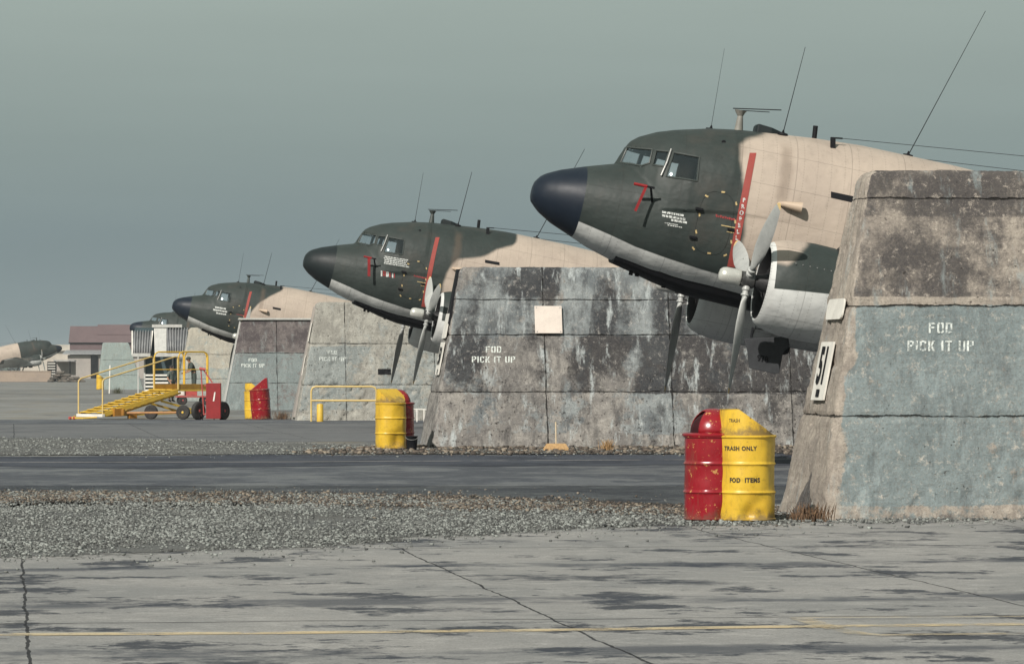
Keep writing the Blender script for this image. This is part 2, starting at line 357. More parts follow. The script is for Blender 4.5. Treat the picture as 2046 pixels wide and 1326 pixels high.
def inside(p, poly):
    c = False; j = len(poly) - 1
    for i in range(len(poly)):
        if (poly[i][1] > p[1]) != (poly[j][1] > p[1]) and p[0] < (poly[j][0] - poly[i][0]) * (p[1] - poly[i][1]) / (poly[j][1] - poly[i][1]) + poly[i][0]: c = not c
        j = i
    return c
def seg_sdf(poly, p):                                # signed distance, positive inside
    d = 1e9
    for i in range(len(poly)):
        a_, b_ = poly[i], poly[(i + 1) % len(poly)]
        ex, ey = b_[0] - a_[0], b_[1] - a_[1]; wx, wy = p[0] - a_[0], p[1] - a_[1]
        t_ = max(0, min(1, (wx * ex + wy * ey) / max(1e-12, ex * ex + ey * ey)))
        d = min(d, math.hypot(wx - ex * t_, wy - ey * t_))
    return d if inside(p, poly) else -d
for k_ in ('g_gravel', 'g_dirt'):                     # the beds thin out over the paving at their edges
    n_ = NT.__new__(NT); n_.m = M[k_]; n_.t = n_.m.node_tree; n_.b = n_.t.nodes['Principled BSDF']; n_.o = n_.t.nodes['Material Output']; n_.tc = n_.t.nodes.new('ShaderNodeTexCoord').outputs['Object']
    v_ = n_.math('ADD', n_.attr('edge'), n_.math('MULTIPLY', n_.math('SUBTRACT', n_.noise(1.4, 8, .8, off=(9, 9, 0)), .5), 3.2)); n_.cutout(n_.step(v_, -.1, .25))
bed('gravel_strip', G1, .008, M['g_gravel'], .3, 1.2)
bed('dirt_patch', G1D, .012, M['g_dirt'], .3, 1.2)
bed('gravel_verge', G2, .016, M['g_gravel'], .5, 1.5)
bed('dirt_verge', G2D, .020, M['g_dirt'], .4, .8)
# painted lines
def line_mat(k=.8):
    n = NT('worn_yellow_line'); n.fin(n.mix(n.step(n.noise(3, 4), .35, .65), (.60, .47, .27), (.50, .42, .28)), .85)
    a = n.step(n.noise(1.2, 6, .8), .38, .56); b = n.step(n.noise(30, 3, .8), .30, .42)
    return n.cutout(n.math('MULTIPLY', n.math('MULTIPLY', a, b), k))
M['line'] = line_mat(); M['line_faint'] = line_mat(.42)
def ribbon(name, pts, w, z, label, m='line'):
    P = [gnd(*p) for p in pts]; mb = MB(); vs = []
    for i, p in enumerate(P):
        d = (P[min(i + 1, len(P) - 1)] - P[max(i - 1, 0)]).normalized(); nn = Vector((-d.y, d.x, 0))
        vs += [(p + nn * w / 2).to_3d(), (p - nn * w / 2).to_3d()]
    vs = [(v.x, v.y, z) for v in vs]
    mb.add(vs, [(2 * i, 2 * i + 1, 2 * i + 3, 2 * i + 2) for i in range(len(P) - 1)])
    o = mb.build(name, M[m]); o['kind'] = 'structure'
    if o.data.polygons[0].normal.z < 0: o.data.flip_normals()
ribbon('yellow_line', [(-200, 1270), (500, 1266), (1100, 1260), (1500, 1254), (2300, 1245)], .22, .008, '')
ribbon('yellow_line', [(1600, 1238), (1660, 1256), (1715, 1268), (1760, 1271), (2300, 1266)], .14, .012, '', 'line_faint')
ribbon('yellow_line', [(1580, 1238), (1700, 1237), (2300, 1234)], .10, .016, '', 'line_faint')
def thinline():
    n = NT('pale_edge_line'); n.fin((.42, .40, .38), .8); return n.cutout(n.step(n.noise(1.5, 4, .7), .35, .5))
M['edge'] = thinline()
def band(name, pts, w, z, m):
    P = [gnd(*p) for p in pts]; mb = MB(); vs = []
    for p in P: vs += [(p.x, p.y + w / 2, z), (p.x, p.y - w / 2, z)]
    mb.add(vs, [(2 * i, 2 * i + 1, 2 * i + 3, 2 * i + 2) for i in range(len(P) - 1)])
    o = mb.build(name, m); o['kind'] = 'structure'
band('edge_line', [(-200, 925), (500, 924), (1200, 920.5), (1700, 917)], .16, .016, M['edge'])

# loose stones
def inside(p, poly):
    c = False; j = len(poly) - 1
    for i in range(len(poly)):
        if (poly[i][1] > p[1]) != (poly[j][1] > p[1]) and p[0] < (poly[j][0] - poly[i][0]) * (p[1] - poly[i][1]) / (poly[j][1] - poly[i][1]) + poly[i][0]: c = not c
        j = i
    return c
def stone_mat(name, a, b, c):
    n = NT(name); t = n.attr('tone')
    col = n.mix(n.step(t, 0, .5), a, b); col = n.mix(n.step(t, .5, 1), col, c)
    return n.fin(col, .9, n.bump(n.noise(40), .4, .01))
M['stone'] = stone_mat('grey_stones', (.06, .063, .062), (.165, .172, .162), (.30, .32, .30))
M['stone_b'] = stone_mat('brown_stones', (.035, .03, .026), (.10, .08, .064), (.26, .22, .17))
def stones(name, poly, N, s0, s1, m, label, seed, bias=1.0, zz=.016):
    rs = np.random.RandomState(seed); xs = [p[0] for p in poly]; ys = [p[1] for p in poly]
    P = []
    while len(P) < N:
        x = rs.uniform(max(min(xs), -16) - .8, min(max(xs), 14) + .8); y = rs.uniform(min(ys) - 2.0, max(ys) + 1.5)
        jx = x + rs.normal() * (.15 if rs.rand() < .8 else .6); jy = y + rs.normal() * (.35 if rs.rand() < .8 else 1.6)
        if not inside((jx, jy), poly): continue
        if noise.noise(Vector((x * .8, y * .45, seed))) * .9 + .55 < rs.rand() * bias: continue
        P.append((x, y))
    P = np.array(P); K = len(P)
    base = np.array([(i, j, k) for i in (-1, 1) for j in (-1, 1) for k in (-1, 1)], float)
    V = np.repeat(base[None], K, 0) * rs.uniform(.45, 1.1, (K, 8, 3)) * .62
    sz = (s0 + (s1 - s0) * rs.rand(K) ** 2.6)[:, None, None]
    V = V * sz * np.array([1, 1, .6]) * rs.uniform(.7, 1.3, (K, 1, 3))
    t = rs.uniform(0, 6.28, K); c, s = np.cos(t)[:, None], np.sin(t)[:, None]
    X = V[:, :, 0] * c - V[:, :, 1] * s; Yy = V[:, :, 0] * s + V[:, :, 1] * c
    V[:, :, 0] = X + P[:, 0:1]; V[:, :, 1] = Yy + P[:, 1:2]; V[:, :, 2] += sz[:, :, 0] * .12 + zz
    q = np.array([(0, 1, 3, 2), (4, 6, 7, 5), (0, 4, 5, 1), (2, 3, 7, 6), (0, 2, 6, 4), (1, 5, 7, 3)])
    F = (q[None] + (np.arange(K) * 8)[:, None, None]).reshape(-1, 4)
    me = bpy.data.meshes.new(name); me.vertices.add(K * 8); me.vertices.foreach_set('co', V.reshape(-1))
    me.loops.add(F.size); me.loops.foreach_set('vertex_index', F.reshape(-1).astype(np.int32))
    me.polygons.add(len(F)); me.polygons.foreach_set('loop_start', (np.arange(len(F)) * 4).astype(np.int32))
    me.update(calc_edges=True); me.validate()
    a_ = me.attributes.new('tone', 'FLOAT', 'POINT'); a_.data.foreach_set('value', np.repeat(rs.rand(K), 8))
    me.materials.append(m); o = bpy.data.objects.new(name, me); COL.objects.link(o)
    return tag(o, label, 'stones', kind='stuff')
stones('gravel', G1, 42000, .008, .028, M['stone'], 'loose grey gravel spread across the near apron', 3, 1.5)
stones('brown_gravel', G1D, 7000, .010, .035, M['stone_b'], 'brown grit along the far edge of the near gravel', 4, zz=.02)
stones('far_gravel', G2, 8000, .014, .042, M['stone'], 'grey gravel strip left of the second wall', 5, 1.6)
stones('debris', G2D, 2600, .02, .09, M['stone_b'], 'brown debris along the foot of the second wall', 6, zz=.02)
# scatter at the foot of wall one
G3 = gpoly([(1180, 1052), (1640, 1047), (1900, 1044), (2100, 1044), (2100, 1039), (1600, 1037), (1200, 1040)])
stones('rubble', G3, 1500, .008, .04, M['stone'], 'pale rubble along the foot of the nearest wall and drums', 8, zz=.02)

# ------------------------------------------------------------------ stencil glyphs (no two pieces overlap)
GL = {
 'F': [(0, 0, 1.1, 6), (1.35, 5, 3.6, 6), (1.35, 2.7, 3.0, 3.6)],
 'O': [(0, .5, 1.1, 5.5), (.3, 5.5, 1.6, 6), (.3, 0, 1.6, .5), (1.1, 5.0, 1.6, 5.5), (1.1, .5, 1.6, 1), (2.5, .5, 3.6, 5.5), (2.0, 5.5, 3.3, 6), (2.0, 0, 3.3, .5), (2.0, 5, 2.5, 5.5), (2.0, .5, 2.5, 1)],
 'D': [(0, 0, 1.1, 6), (1.4, 0, 2.6, .9), (1.4, 5.1, 2.6, 6), (2.6, .4, 3.6, 5.6)],
 'P': [(0, 0, 1.1, 6), (1.4, 5.1, 2.6, 6), (2.6, 3.2, 3.6, 5.7), (1.4, 2.6, 2.6, 3.5)],
 'I': [(0, 0, 1.1, 6)],
 'C': [(0, .5, 1.1, 5.5), (.4, 5.1, 1.1 + .01, 5.1), (1.1, 5.1, 2.5, 6), (1.1, 0, 2.5, .9), (2.5, 4.2, 3.5, 5.7), (2.5, .3, 3.5, 1.8)],
 'K': [(0, 0, 1.1, 6), [(1.3, 3.15), (2.3, 3.15), (3.6, 6), (2.5, 6)], [(1.3, 3.0), (2.3, 3.0), (3.7, 0), (2.5, 0)]],
 'T': [(0, 5, 3.6, 6), (1.25, 0, 2.35, 4.8)],
 'U': [(0, .9, 1.1, 6), (2.5, .9, 3.6, 6), (.3, 0, 1.6, .9), (2.0, 0, 3.3, .9)],
}
def glyphs(text):
    """list of convex quads in units of letter height (x right, y up), centred on x"""
    out = []; x = 0
    for ch in text:
        if ch == ' ': x += 2.6; continue
        w = 1.1 if ch == 'I' else 3.6
        for g in GL[ch]:
            if isinstance(g, tuple):
                if g[3] - g[1] < .01: continue
                q = [(g[0], g[1]), (g[2], g[1]), (g[2], g[3]), (g[0], g[3])]
            else: q = g
            out.append([((x + a), b) for a, b in q])
        x += w + 1.0
    x -= 1.0
    return [[((a - x / 2) / 6, (b - 3) / 6) for a, b in q] for q in out]
def font_tris(text, bold=.02, sp=1.0):
    cu = bpy.data.curves.new('t', 'FONT'); cu.body = text; cu.align_x = 'CENTER'; cu.align_y = 'CENTER'
    cu.offset = bold; cu.resolution_u = 3; cu.space_character = sp
    o = bpy.data.objects.new('t', cu); COL.objects.link(o); dg = bpy.context.evaluated_depsgraph_get(); dg.update()
    me = bpy.data.meshes.new_from_object(o.evaluated_get(dg)); me.calc_loop_triangles()
    vs = [v.co.copy() for v in me.vertices]; out = [[(vs[i].x, vs[i].y) for i in t.vertices] for t in me.loop_triangles]
    bpy.data.objects.remove(o); bpy.data.curves.remove(cu); bpy.data.meshes.remove(me)
    return out
def subdiv(poly, mx):
    """split a convex polygon (tuples) until its edges are shorter than mx"""
    tris = [[poly[0], poly[i], poly[i + 1]] for i in range(1, len(poly) - 1)]; out = []
    while tris:
        t = tris.pop(); L = [math.dist(t[i], t[(i + 1) % 3]) for i in range(3)]; k = L.index(max(L))
        if L[k] <= mx: out.append(t); continue
        a, b, c = t[k], t[(k + 1) % 3], t[(k + 2) % 3]; m = ((a[0] + b[0]) / 2, (a[1] + b[1]) / 2); tris += [[a, m, c], [m, b, c]]
    return out

# ------------------------------------------------------------------ blast walls (aircraft revetments)
def wall_mat(name, zj, xj, conc, conc2, pnt, pnt2, dark, rough_pits=.5, streaks=.8, spk=1.0, pitthr=.68):
    n = NT(name); X = n.xyz()
    base = n.mix(n.step(n.noise(2.2, 6, .7), .35, .65), conc, conc2)
    pn = n.mix(n.step(n.noise(1.6, 5, .65, off=(3, 3, 3)), .3, .7), pnt, pnt2)
    pm = n.step(n.math('ADD', n.attr('paint'), n.math('MULTIPLY', n.math('SUBTRACT', n.noise(3.5, 8, .82, off=(8, 1, 1)), .5), 2.4)), .35, .65)
    col = n.mix(pm, base, pn)
    v = n.map(n.tc, sc=(1, 1, .13))
    runs = n.step(n.noise(5.5, 7, .75, vec=v), .46, .64)
    pale = n.math('MULTIPLY', n.step(n.noise(4.6, 7, .72, vec=v, off=(6, 2, 3)), .54, .68), .55)
    dk = n.math('ADD', n.attr('stain_shade'), n.math('MULTIPLY', n.math('SUBTRACT', n.noise(3, 8, .82, off=(1, 9, 1)), .5), 1.9))
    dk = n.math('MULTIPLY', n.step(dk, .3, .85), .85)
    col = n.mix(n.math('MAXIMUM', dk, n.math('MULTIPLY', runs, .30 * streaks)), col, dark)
    col = n.mix(n.math('MULTIPLY', pale, streaks), col, tuple(min(1, x * 1.45) for x in pnt))
    col = n.mix(n.math('MULTIPLY', n.step(n.noise(9, 6, .85, off=(5, 5, 9)), .54, .68), .6), col, tuple(min(1, x * 1.5 + .03) for x in conc))
    # pits, board marks and fine grit
    pz = n.noise(2.0, 3, .6, off=(2, 2, 8))
    pit = n.step(n.math('ADD', n.noise(19, 4, .6, off=(2, 8, 2)), n.math('MULTIPLY', n.math('ADD', n.math('SUBTRACT', pz, .5), n.attr('pits')), .12)), pitthr, pitthr + .04)
    col = n.mix(n.math('MULTIPLY', pit, .75), col, (.03, .027, .024))
    sp = n.noise(21, 6, .9, off=(4, 4, 1)); col = n.mix(n.math('MULTIPLY', n.step(sp, .50, .62), .36 * spk), col, dark); col = n.mix(n.math('MULTIPLY', n.step(sp, .46, .36), .25 * spk), col, tuple(min(1, x * 1.45) for x in conc))
    grit = n.noise(38, 5, .85); col = n.mix(n.math('MULTIPLY', n.step(grit, .47, .68), .6), col, tuple(x * .35 for x in conc))
    brd = n.noise(6, 3, .6, vec=n.map(n.tc, sc=(.12, .12, 3.5)))
    crack = None
    for z0 in zj:
        wz = n.math('ADD', X[2], n.math('MULTIPLY', n.math('SUBTRACT', n.noise(2.5, 5, .75, off=(z0 * 7, 0, 0)), .5), .07))
        d = n.math('ABSOLUTE', n.math('SUBTRACT', wz, z0))
        c_ = n.math('SUBTRACT', 1, n.step(n.math('SUBTRACT', d, n.math('MULTIPLY', n.step(n.noise(3.5, 5, .7), .3, .8), .022)), -.008, .006))
        crack = c_ if crack is None else n.math('MAXIMUM', crack, c_)
    for x0 in xj:
        wx = n.math('ADD', X[0], n.math('MULTIPLY', n.math('SUBTRACT', n.noise(3.5, 5, .75, off=(x0 * 7, 2, 0)), .5), .07))
        d = n.math('ABSOLUTE', n.math('SUBTRACT', wx, x0))
        c_ = n.math('SUBTRACT', 1, n.step(n.math('SUBTRACT', d, n.math('MULTIPLY', n.step(n.noise(3.5, 5, .7), .3, .8), .024)), -.010, .008))
        crack = n.math('MAXIMUM', crack, c_)
    cr2 = 0.0 if True else n.math('MULTIPLY', n.math('SUBTRACT', 1, n.step(n.vor(.9, n.map(n.tc, sc=(1, 1, 1.8)), 'DISTANCE_TO_EDGE'), .002, .012)), n.step(n.noise(1.1, 3, off=(6, 6, 1)), .52, .6))
    col = n.mix(n.math('MULTIPLY', crack, .9), col, (.015, .014, .013))
    h = n.math('ADD', n.math('MULTIPLY', n.noise(9, 8, .85), 1.0), n.math('MULTIPLY', grit, .7))
    h = n.math('ADD', h, n.math('MULTIPLY', brd, .35)); h = n.math('SUBTRACT', h, n.math('MULTIPLY', pit, rough_pits))
    h = n.math('SUBTRACT', h, n.math('MULTIPLY', crack, 1.2))
    return n.fin(col, .92, n.bump(h, 1.0, .026), spec=.2)

def smooth(x, a, b):
    t = min(1, max(0, (x - a) / (b - a))); return t * t * (3 - 2 * t)
def make_wall(label, px, Y, L, vis, step, m, fields, zj, xj, H=3.64, T0=2.36, T1=.55, lean=.70, rnd=.13, pitamt=.5, seed=0, group=True, mirror=False):
    """px, Y: photo column and distance of the front bottom left corner. Local x along the wall, y through it."""
    org = Vector(((px - 1023) / FPX * Y, Y, 0)); amp = (H and 1)
    bt = (T0 - T1) / 2
    def pt(U, TT, z):                                # box coordinates -> rounded, tapered, rough surface
        th = T0; q = Vector((U, TT * th, z)); r = rnd
        inn = Vector((min(max(q.x, r), L - r), min(max(q.y, r), th - r), min(q.z, H - r)))
        d = q - inn
        nrm = d.normalized() if d.length > 1e-6 else Vector((0, 0, 1))
        q = inn + nrm * r
        p = Vector((q.x, q.y, q.z)) + Vector((seed * 3.1, seed, 0))
        dd = .012 * noise.fractal(p * 1.1, 1, 2, 3) + .006 * noise.noise(p * 5) + .007 * noise.noise(p * 13) + .006 * noise.noise(p * 27)
        pf = noise.noise(p * 1.3 + Vector((9, 9, 9)))
        pn = noise.noise(p * 7.5 + Vector((2, 0, 4)))
        dd -= .035 * pitamt * smooth(pn + pf * .35, .25, .5)
        for z0 in zj:
            k = abs(q.z - z0 - .02 * noise.noise(Vector((q.x * 2.2, q.y * 2, z0)))); dd -= .022 * math.exp(-(k / .022) ** 2) + .012 * math.exp(-(k / .06) ** 2) * max(0, noise.noise(p * 3 + Vector((0, 5, 0)))) * 2
        for x0 in xj:
            k = abs(q.x - x0 - .02 * noise.noise(Vector((q.z * 2.2, x0, 1)))); dd -= .022 * math.exp(-(k / .022) ** 2)
        e_ = 0                                        # chipped arrises
        if q.x < .35 or q.z > H - .2: dd -= .03 * max(0, noise.noise(p * 3.3 + Vector((7, 1, 1))))
        q = q + nrm * dd; zz = q.z / H
        w = T0 - 2 * bt * zz; y = bt * zz + q.y / T0 * w
        x = q.x + lean * zz * (1 - q.x / L)
        if mirror: x -= lean * zz * (q.x / L) * 2.5
        return Vector((x, y, max(q.z, -.05)))
    mb = MB(); P = []; 
    def axis(a, b, st, v=None):
        if v is None or v >= b: n_ = max(2, int((b - a) / st)); return [a + (b - a) * i / n_ for i in range(n_ + 1)]
        n_ = int((v - a) / st); n2 = max(1, int((b - v) / .35)); return [a + (v - a) * i / n_ for i in range(n_ + 1)] + [v + (b - v) * i / n2 for i in range(1, n2 + 1)]
    us = axis(0, L, step, vis); zs = axis(0, H, step); ts = axis(0, 1, step / T0 * 1.2); tsb = axis(0, 1, .3)
    raw = []
    def grid(fn, A_, B_, flip=False):
        b = len(mb.v); nb = len(B_)
        for a_ in A_:
            for b_ in B_:
                q = fn(a_, b_); raw.append(q); mb.v.append(tuple(pt(*q)))
        for i in range(len(A_) - 1):
            for j in range(nb - 1):
                f = (b + i * nb + j, b + (i + 1) * nb + j, b + (i + 1) * nb + j + 1, b + i * nb + j + 1)
                mb.f.append(f[::-1] if flip else f)
    grid(lambda u, z: (u, 0, z), us, zs)
    grid(lambda t, z: (0, t, z), ts, zs, True)
    grid(lambda u, t: (u, t, H), us, ts)
    usb = us[::4] + ([us[-1]] if (len(us) - 1) % 4 else [])
    grid(lambda u, z: (u, 1, z), usb, zs[::4] + ([zs[-1]] if (len(zs) - 1) % 4 else []), True)
    grid(lambda t, z: (L, t, z), tsb, axis(0, H, .25))
    pa, sa, pi_ = [], [], []
    for (U, TT, z), v in zip(raw, mb.v):
        a_, s_, p_ = fields(U, TT, z, Vector((U + seed * 5, TT * 2, z)))
        pa.append(a_); sa.append(s_); pi_.append(p_)
    mb.at = {'paint': pa, 'stain_shade': sa, 'pits': pi_}
    o = mb.build('blast_wall', m, smooth=True, ang=60); o.location = org; o.rotation_euler = (0, 0, A)
    bm = bmesh.new(); bm.from_mesh(o.data); bmesh.ops.remove_doubles(bm, verts=bm.verts, dist=.0008); bm.to_mesh(o.data); bm.free()
    tag(o, label, 'wall', 'concrete blast walls between the aircraft')
    Mw = Matrix.Translation(org) @ Matrix.Rotation(A, 4, 'Z')
    o['_'] = 0; del o['_']
    bvh = BVHTree.FromPolygons([Mw @ v.co for v in o.data.vertices], [tuple(p.vertices) for p in o.data.polygons])
    return o, bvh, Mw

CAM = Vector((0, 0, CH))
def cast_world(bvh, px, py, off):
    d = at(px, py, 1.0) - CAM; d.normalize(); h = bvh.ray_cast(CAM, d)
    if h[0] is None: return None
    n_ = h[1]
    if n_.dot(d) > 0: n_ = -n_
    return h[0] + n_ * off
def wall_decal(wall, polys, f2px, mx, m, name, off=.007, label=None):
    o, bvh, Mw = wall; inv = Mw.inverted(); mb = MB()
    for q in polys:
        for t in subdiv([f2px(*p) for p in q], mx):
            P = [cast_world(bvh, a_, b_, off) for a_, b_ in t]
            if any(p is None for p in P): continue
            mb.add([inv @ p for p in P], [(0, 1, 2)])
    if mb.v: return mb.build(name, m, o, label=label)
def fod(wall, cx, cy, hgt, pitch, m, k=1.05):
    for j, tx in enumerate(('FOD', 'PICK IT UP')):
        wall_decal(wall, glyphs(tx), lambda x, y: (cx + x * hgt * k, cy + j * pitch - y * hgt), hgt / 3, m, 'stencil_text')

def f1(U, TT, z, p):
    nz = noise.fractal(p * .9, 1, 2, 3)
    if TT > .02 and U < .1: return -1.2, -.25 + .15 * nz + 1.6 * smooth(.62 - z - abs(TT - .42) * 2.2, 0, .25) + (.35 if z > 2.3 else 0), -.3  # peak at the foot is the drum's cast shadow painted into the colour
    pa = .86 + .38 * nz if z < 2.25 else .02 + .15 * nz
    pa *= smooth(U + .25 * nz - .12 * z * 0, .02, .12)
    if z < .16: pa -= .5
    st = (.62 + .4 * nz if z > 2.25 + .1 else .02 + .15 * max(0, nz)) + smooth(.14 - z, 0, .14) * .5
    if z > 3.2: st += .2
    return pa, st, (.25 if z > 2.25 else -.06 + (.3 if z < 1.1 else 0) * smooth(U, .3, 1.5))
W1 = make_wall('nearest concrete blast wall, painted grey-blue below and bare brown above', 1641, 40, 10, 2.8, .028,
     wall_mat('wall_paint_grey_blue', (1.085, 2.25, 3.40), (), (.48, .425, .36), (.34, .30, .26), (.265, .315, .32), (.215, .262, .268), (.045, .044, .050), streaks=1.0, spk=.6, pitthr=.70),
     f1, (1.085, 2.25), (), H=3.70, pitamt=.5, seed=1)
def f2(U, TT, z, p):
    nz = noise.fractal(p * .8, 1, 2, 4); n2 = noise.fractal(Vector((p.x * 1.4, 3, p.z * .5)), 1, 2, 3)
    if TT > .02 and U < .1: return -.2, .2 * nz + (.5 if z > 2.6 else 0), .2
    pa = .42 + .9 * nz; st = .46 + .9 * n2
    if z > 2.27: pa += .30; st -= .12; st += .6 * smooth(U, .9, 1.3) * (1 - smooth(U, 2.1, 2.3)) * smooth(z, 3.0, 3.1)
    if z > 2.27 and 2.3 < U < 2.95: pa += .5; st -= .5
    if 2.27 < z < 2.9: pa += .25 * smooth(U, 1.5, 2.2)
    if 1.1 < z < 2.27: st += .42 * smooth(U, 2.3, 3.0) + (.35 if U < .9 else .05); pa -= .1
    if z < 1.1: st -= .48; pa -= .12; st += .3 * smooth(U, 2.6, 4) * 0
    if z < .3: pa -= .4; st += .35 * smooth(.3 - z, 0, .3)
    if U > 5: st += .15
    return pa, st, (.45 if z < 1.7 else -.2 if z > 2.4 else .1)
W2 = make_wall('dark stained blast wall with a blank square sheet fixed to it', 860, 76.7, 13, 8.0, .05,
     wall_mat('wall_stained', (1.12, 2.27, 2.98), (2.38, 4.95, 7.4), (.36, .34, .31), (.20, .19, .18), (.34, .37, .37), (.15, .17, .18), (.020, .020, .025), streaks=1.7, spk=.6),
     f2, (1.12, 2.27), (2.38, 4.95, 7.4), pitamt=.6, seed=2)
def f3(U, TT, z, p):
    nz = noise.fractal(p * .8, 1, 2, 4)
    pa = .55 + .45 * nz; st = -.05 + .25 * nz
    if z > 2.3: pa -= .35; st -= .1
    if 1.1 < z < 2.3 and U < 1.3: pa = 1.0
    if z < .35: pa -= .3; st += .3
    if TT > .02 and U < .1: pa = -.2; st = .1
    return pa, st, .6
W3 = make_wall('pale crumbling blast wall, heavily pitted, behind the yellow pipe barrier', 592, 117.3, 13, 4.8, .06,
     wall_mat('wall_pitted_pale', (1.1, 2.36), (1.55, 4.3), (.40, .39, .345), (.28, .27, .24), (.29, .315, .305), (.23, .255, .25), (.045, .043, .042), 1.0, spk=.7, pitthr=.715),
     f3, (1.1, 2.36), (1.55,), pitamt=1.9, seed=3)
def f4(U, TT, z, p):
    nz = noise.fractal(p * .8, 1, 2, 4)
    pa = .75 + .3 * nz if z < 2.2 else -.1; st = (.60 + .3 * nz) if z > 2.2 else .05 + .25 * nz
    if 1.95 < z < 2.2 and U < 1.7: st += .4
    return pa, st, -.1
W4 = make_wall('blast wall with a purple-brown upper course and a pale capping', 449, 148, 12, 3.2, .08,
     wall_mat('wall_two_tone', (1.05, 2.2), (2.05,), (.205, .18, .17), (.155, .14, .135), (.235, .275, .27), (.19, .23, .23), (.060, .050, .055)),
     f4, (2.2,), (2.05,), H=3.5, pitamt=.5, seed=4)
def f5(U, TT, z, p):
    nz = noise.fractal(p * .8, 1, 2, 4); return (.25 + .4 * nz if z > 1.6 else .7 + .3 * nz), -.1, .0
W5 = make_wall('cream coloured blast wall behind the yellow platform stand', 352, 190, 14, 5, .12,
     wall_mat('wall_cream', (1.1, 2.3), (3.1,), (.44, .41, .34), (.36, .34, .29), (.30, .335, .32), (.27, .31, .30), (.12, .11, .10)),
     f5, (), (), pitamt=.7, seed=5)
W6 = make_wall('farthest short blast wall, grey-green with both ends sloping', 194, 298, 3.6, 3.6, .16,
     wall_mat('wall_far_grey_green', (1.1, 2.3), (), (.27, .28, .25), (.24, .25, .23), (.27, .32, .30), (.24, .29, .28), (.13, .14, .14)),
     lambda U, TT, z, p: (.7, -.1, -.2), (), (), lean=.45, pitamt=.3, seed=6, mirror=True)
fod(W1, 1879, 655, 21, 36, M['st_faint'], 1.05)
fod(W2, 986, 698, 12.5, 20, M['st_white'], 1.15)
fod(W3, 664, 704, 8, 13, M['st_faint'], 1.1)
fod(W4, 505, 719, 7, 11, M['st_white'], 1.1)
# hollow block opening in the pitted wall
wall_decal(W3, [[(0, 0), (26, 0), (26, 11), (0, 11)]], lambda x, y: (755 + x, 737 + y), 3, M['black'], 'niche', .02)
# pale capping and white end strips
def edge_strip(w, U, T, z0, z1, wd, m, name, H=3.64, lean=.7, T0=2.36, T1=.55, out=.03, label=None):
    o = w[0]; mb = MB(); bt = (T0 - T1) / 2
    def q(TT, z): zz = z / H; return Vector((U + lean * zz - out, bt * zz + TT * (T0 - 2 * bt * zz), z))
    n_ = 8; r0 = []
    for i in range(n_ + 1):
        z = z0 + (z1 - z0) * i / n_; a_, b_ = q(T - wd / 2, z), q(T + wd / 2, z); r0.append([a_ + Vector((-.02, 0, 0)), b_ + Vector((-.02, 0, 0)), b_ + Vector((.06, 0, 0)), a_ + Vector((.06, 0, 0))])
    mb.loft(r0); return mb.build(name, m, o, label=label)
M['old_white'] = paint('weathered_white', (.46, .46, .43), (.36, .36, .34), 5, .7)
edge_strip(W2, 0, .32, 2.50, 3.6, .42, M['black'], 'edge_strip', out=.02, label='dark rubber edge strip')
edge_strip(W3, 0, .5, .1, 3.5, .30, M['beige'], 'edge_strip', label='weathered pale edge strip')
edge_strip(W4, 0,   .5, 0, 3.45, .36, M['old_white'], 'edge_strip', H=3.5, label='white painted edge strip')
mb = MB(); mb.box((6.3, 1.18, 3.52), (11.4, .75, .07)); mb.build('capping', M['old_white'], W4[0], bevel=.01)

# signs fixed to the walls
def end_sign(w, label, Tc, z0, z1, wT, m, txt=None, name='number_sign', rad=0, H=3.64, lean=.7):
    """flat plate leaning with the sloping end of a wall; local x = across the end (towards the back), z = up the slope"""
    Mw = w[2]; bt = .905; T0 = 2.36; zc = (z0 + z1) / 2; zz = zc / H
    y = bt * zz + Tc * (T0 - 2 * bt * zz)
    p = Mw @ Vector((lean * zz - .028, y, zc))
    t = thing(name, label, 'sign', p, A); ang = math.atan2(lean, H)
    hh = (z1 - z0) / cos(ang); mb = MB(); Rm = Matrix.Rotation(ang, 4, 'Y')
    pts = []
    r = rad or .01; ww = wT / 2 - r; h2 = hh / 2 - r
    for cx, cz, a0 in ((ww, h2, 0), (-ww, h2, 90), (-ww, -h2, 180), (ww, -h2, 270)):
        for k in range(5): a_ = R(a0 + k * 22.5); pts.append(Rm @ Vector((-.012, cx + r * cos(a_), cz + r * sin(a_))))
    mb.prism(pts, Rm @ Vector((.02, 0, 0))); mb.build('plate', m, t)
    if txt:
        def deco(polys, sx, sz, cy, cz, mm, nm):
            d = MB()
            for q in polys: d.add([Rm @ Vector((-.019, -(x * sx + cy), yy * sz + cz)) for x, yy in q], [tuple(range(len(q)))])
            d.build(nm, mm, t)
        txt(deco, hh, wT)
    return t
def t51(deco, hh, wT):
    deco(font_tris('51', .035), .42, .55, 0, .06 * hh, M['black'], 'numerals')
    deco([[(-.08, -.06), (.08, -.06), (.08, .06), (-.08, .06)]], 1, .7, .0, -.38 * hh, M['black'], 'mark')
end_sign(W1, 'white sign numbered 51 on the end of the nearest wall', .5, 1.245, 1.87, .62, M['white'], t51)
end_sign(W1, 'blank white rounded plate above the number 51 sign', .46, 2.11, 2.33, .80, M['white'], None, 'blank_sign', .07)
def t50(deco, hh, wT):
    deco(font_tris('50', .03), .42, .50, 0, .05 * hh, M['black'], 'numerals')
    deco([[(-.05, -.05), (.05, -.05), (.05, .05), (-.05, .05)]], 1, 1, .1, -.40 * hh, M['black'], 'mark')
end_sign(W2, 'white number sign on the end of the dark stained wall', .45, 1.46, 2.12, .62, M['white'], t50)
end_sign(W2, 'blank white plate above the number sign of the dark stained wall', .45, 2.20, 2.70, .62, M['white'], None, 'blank_sign', .03)
end_sign(W3, 'narrow white plate high on the end of the pitted wall', .5, 2.42, 3.0, .5, M['white'], None, 'blank_sign')
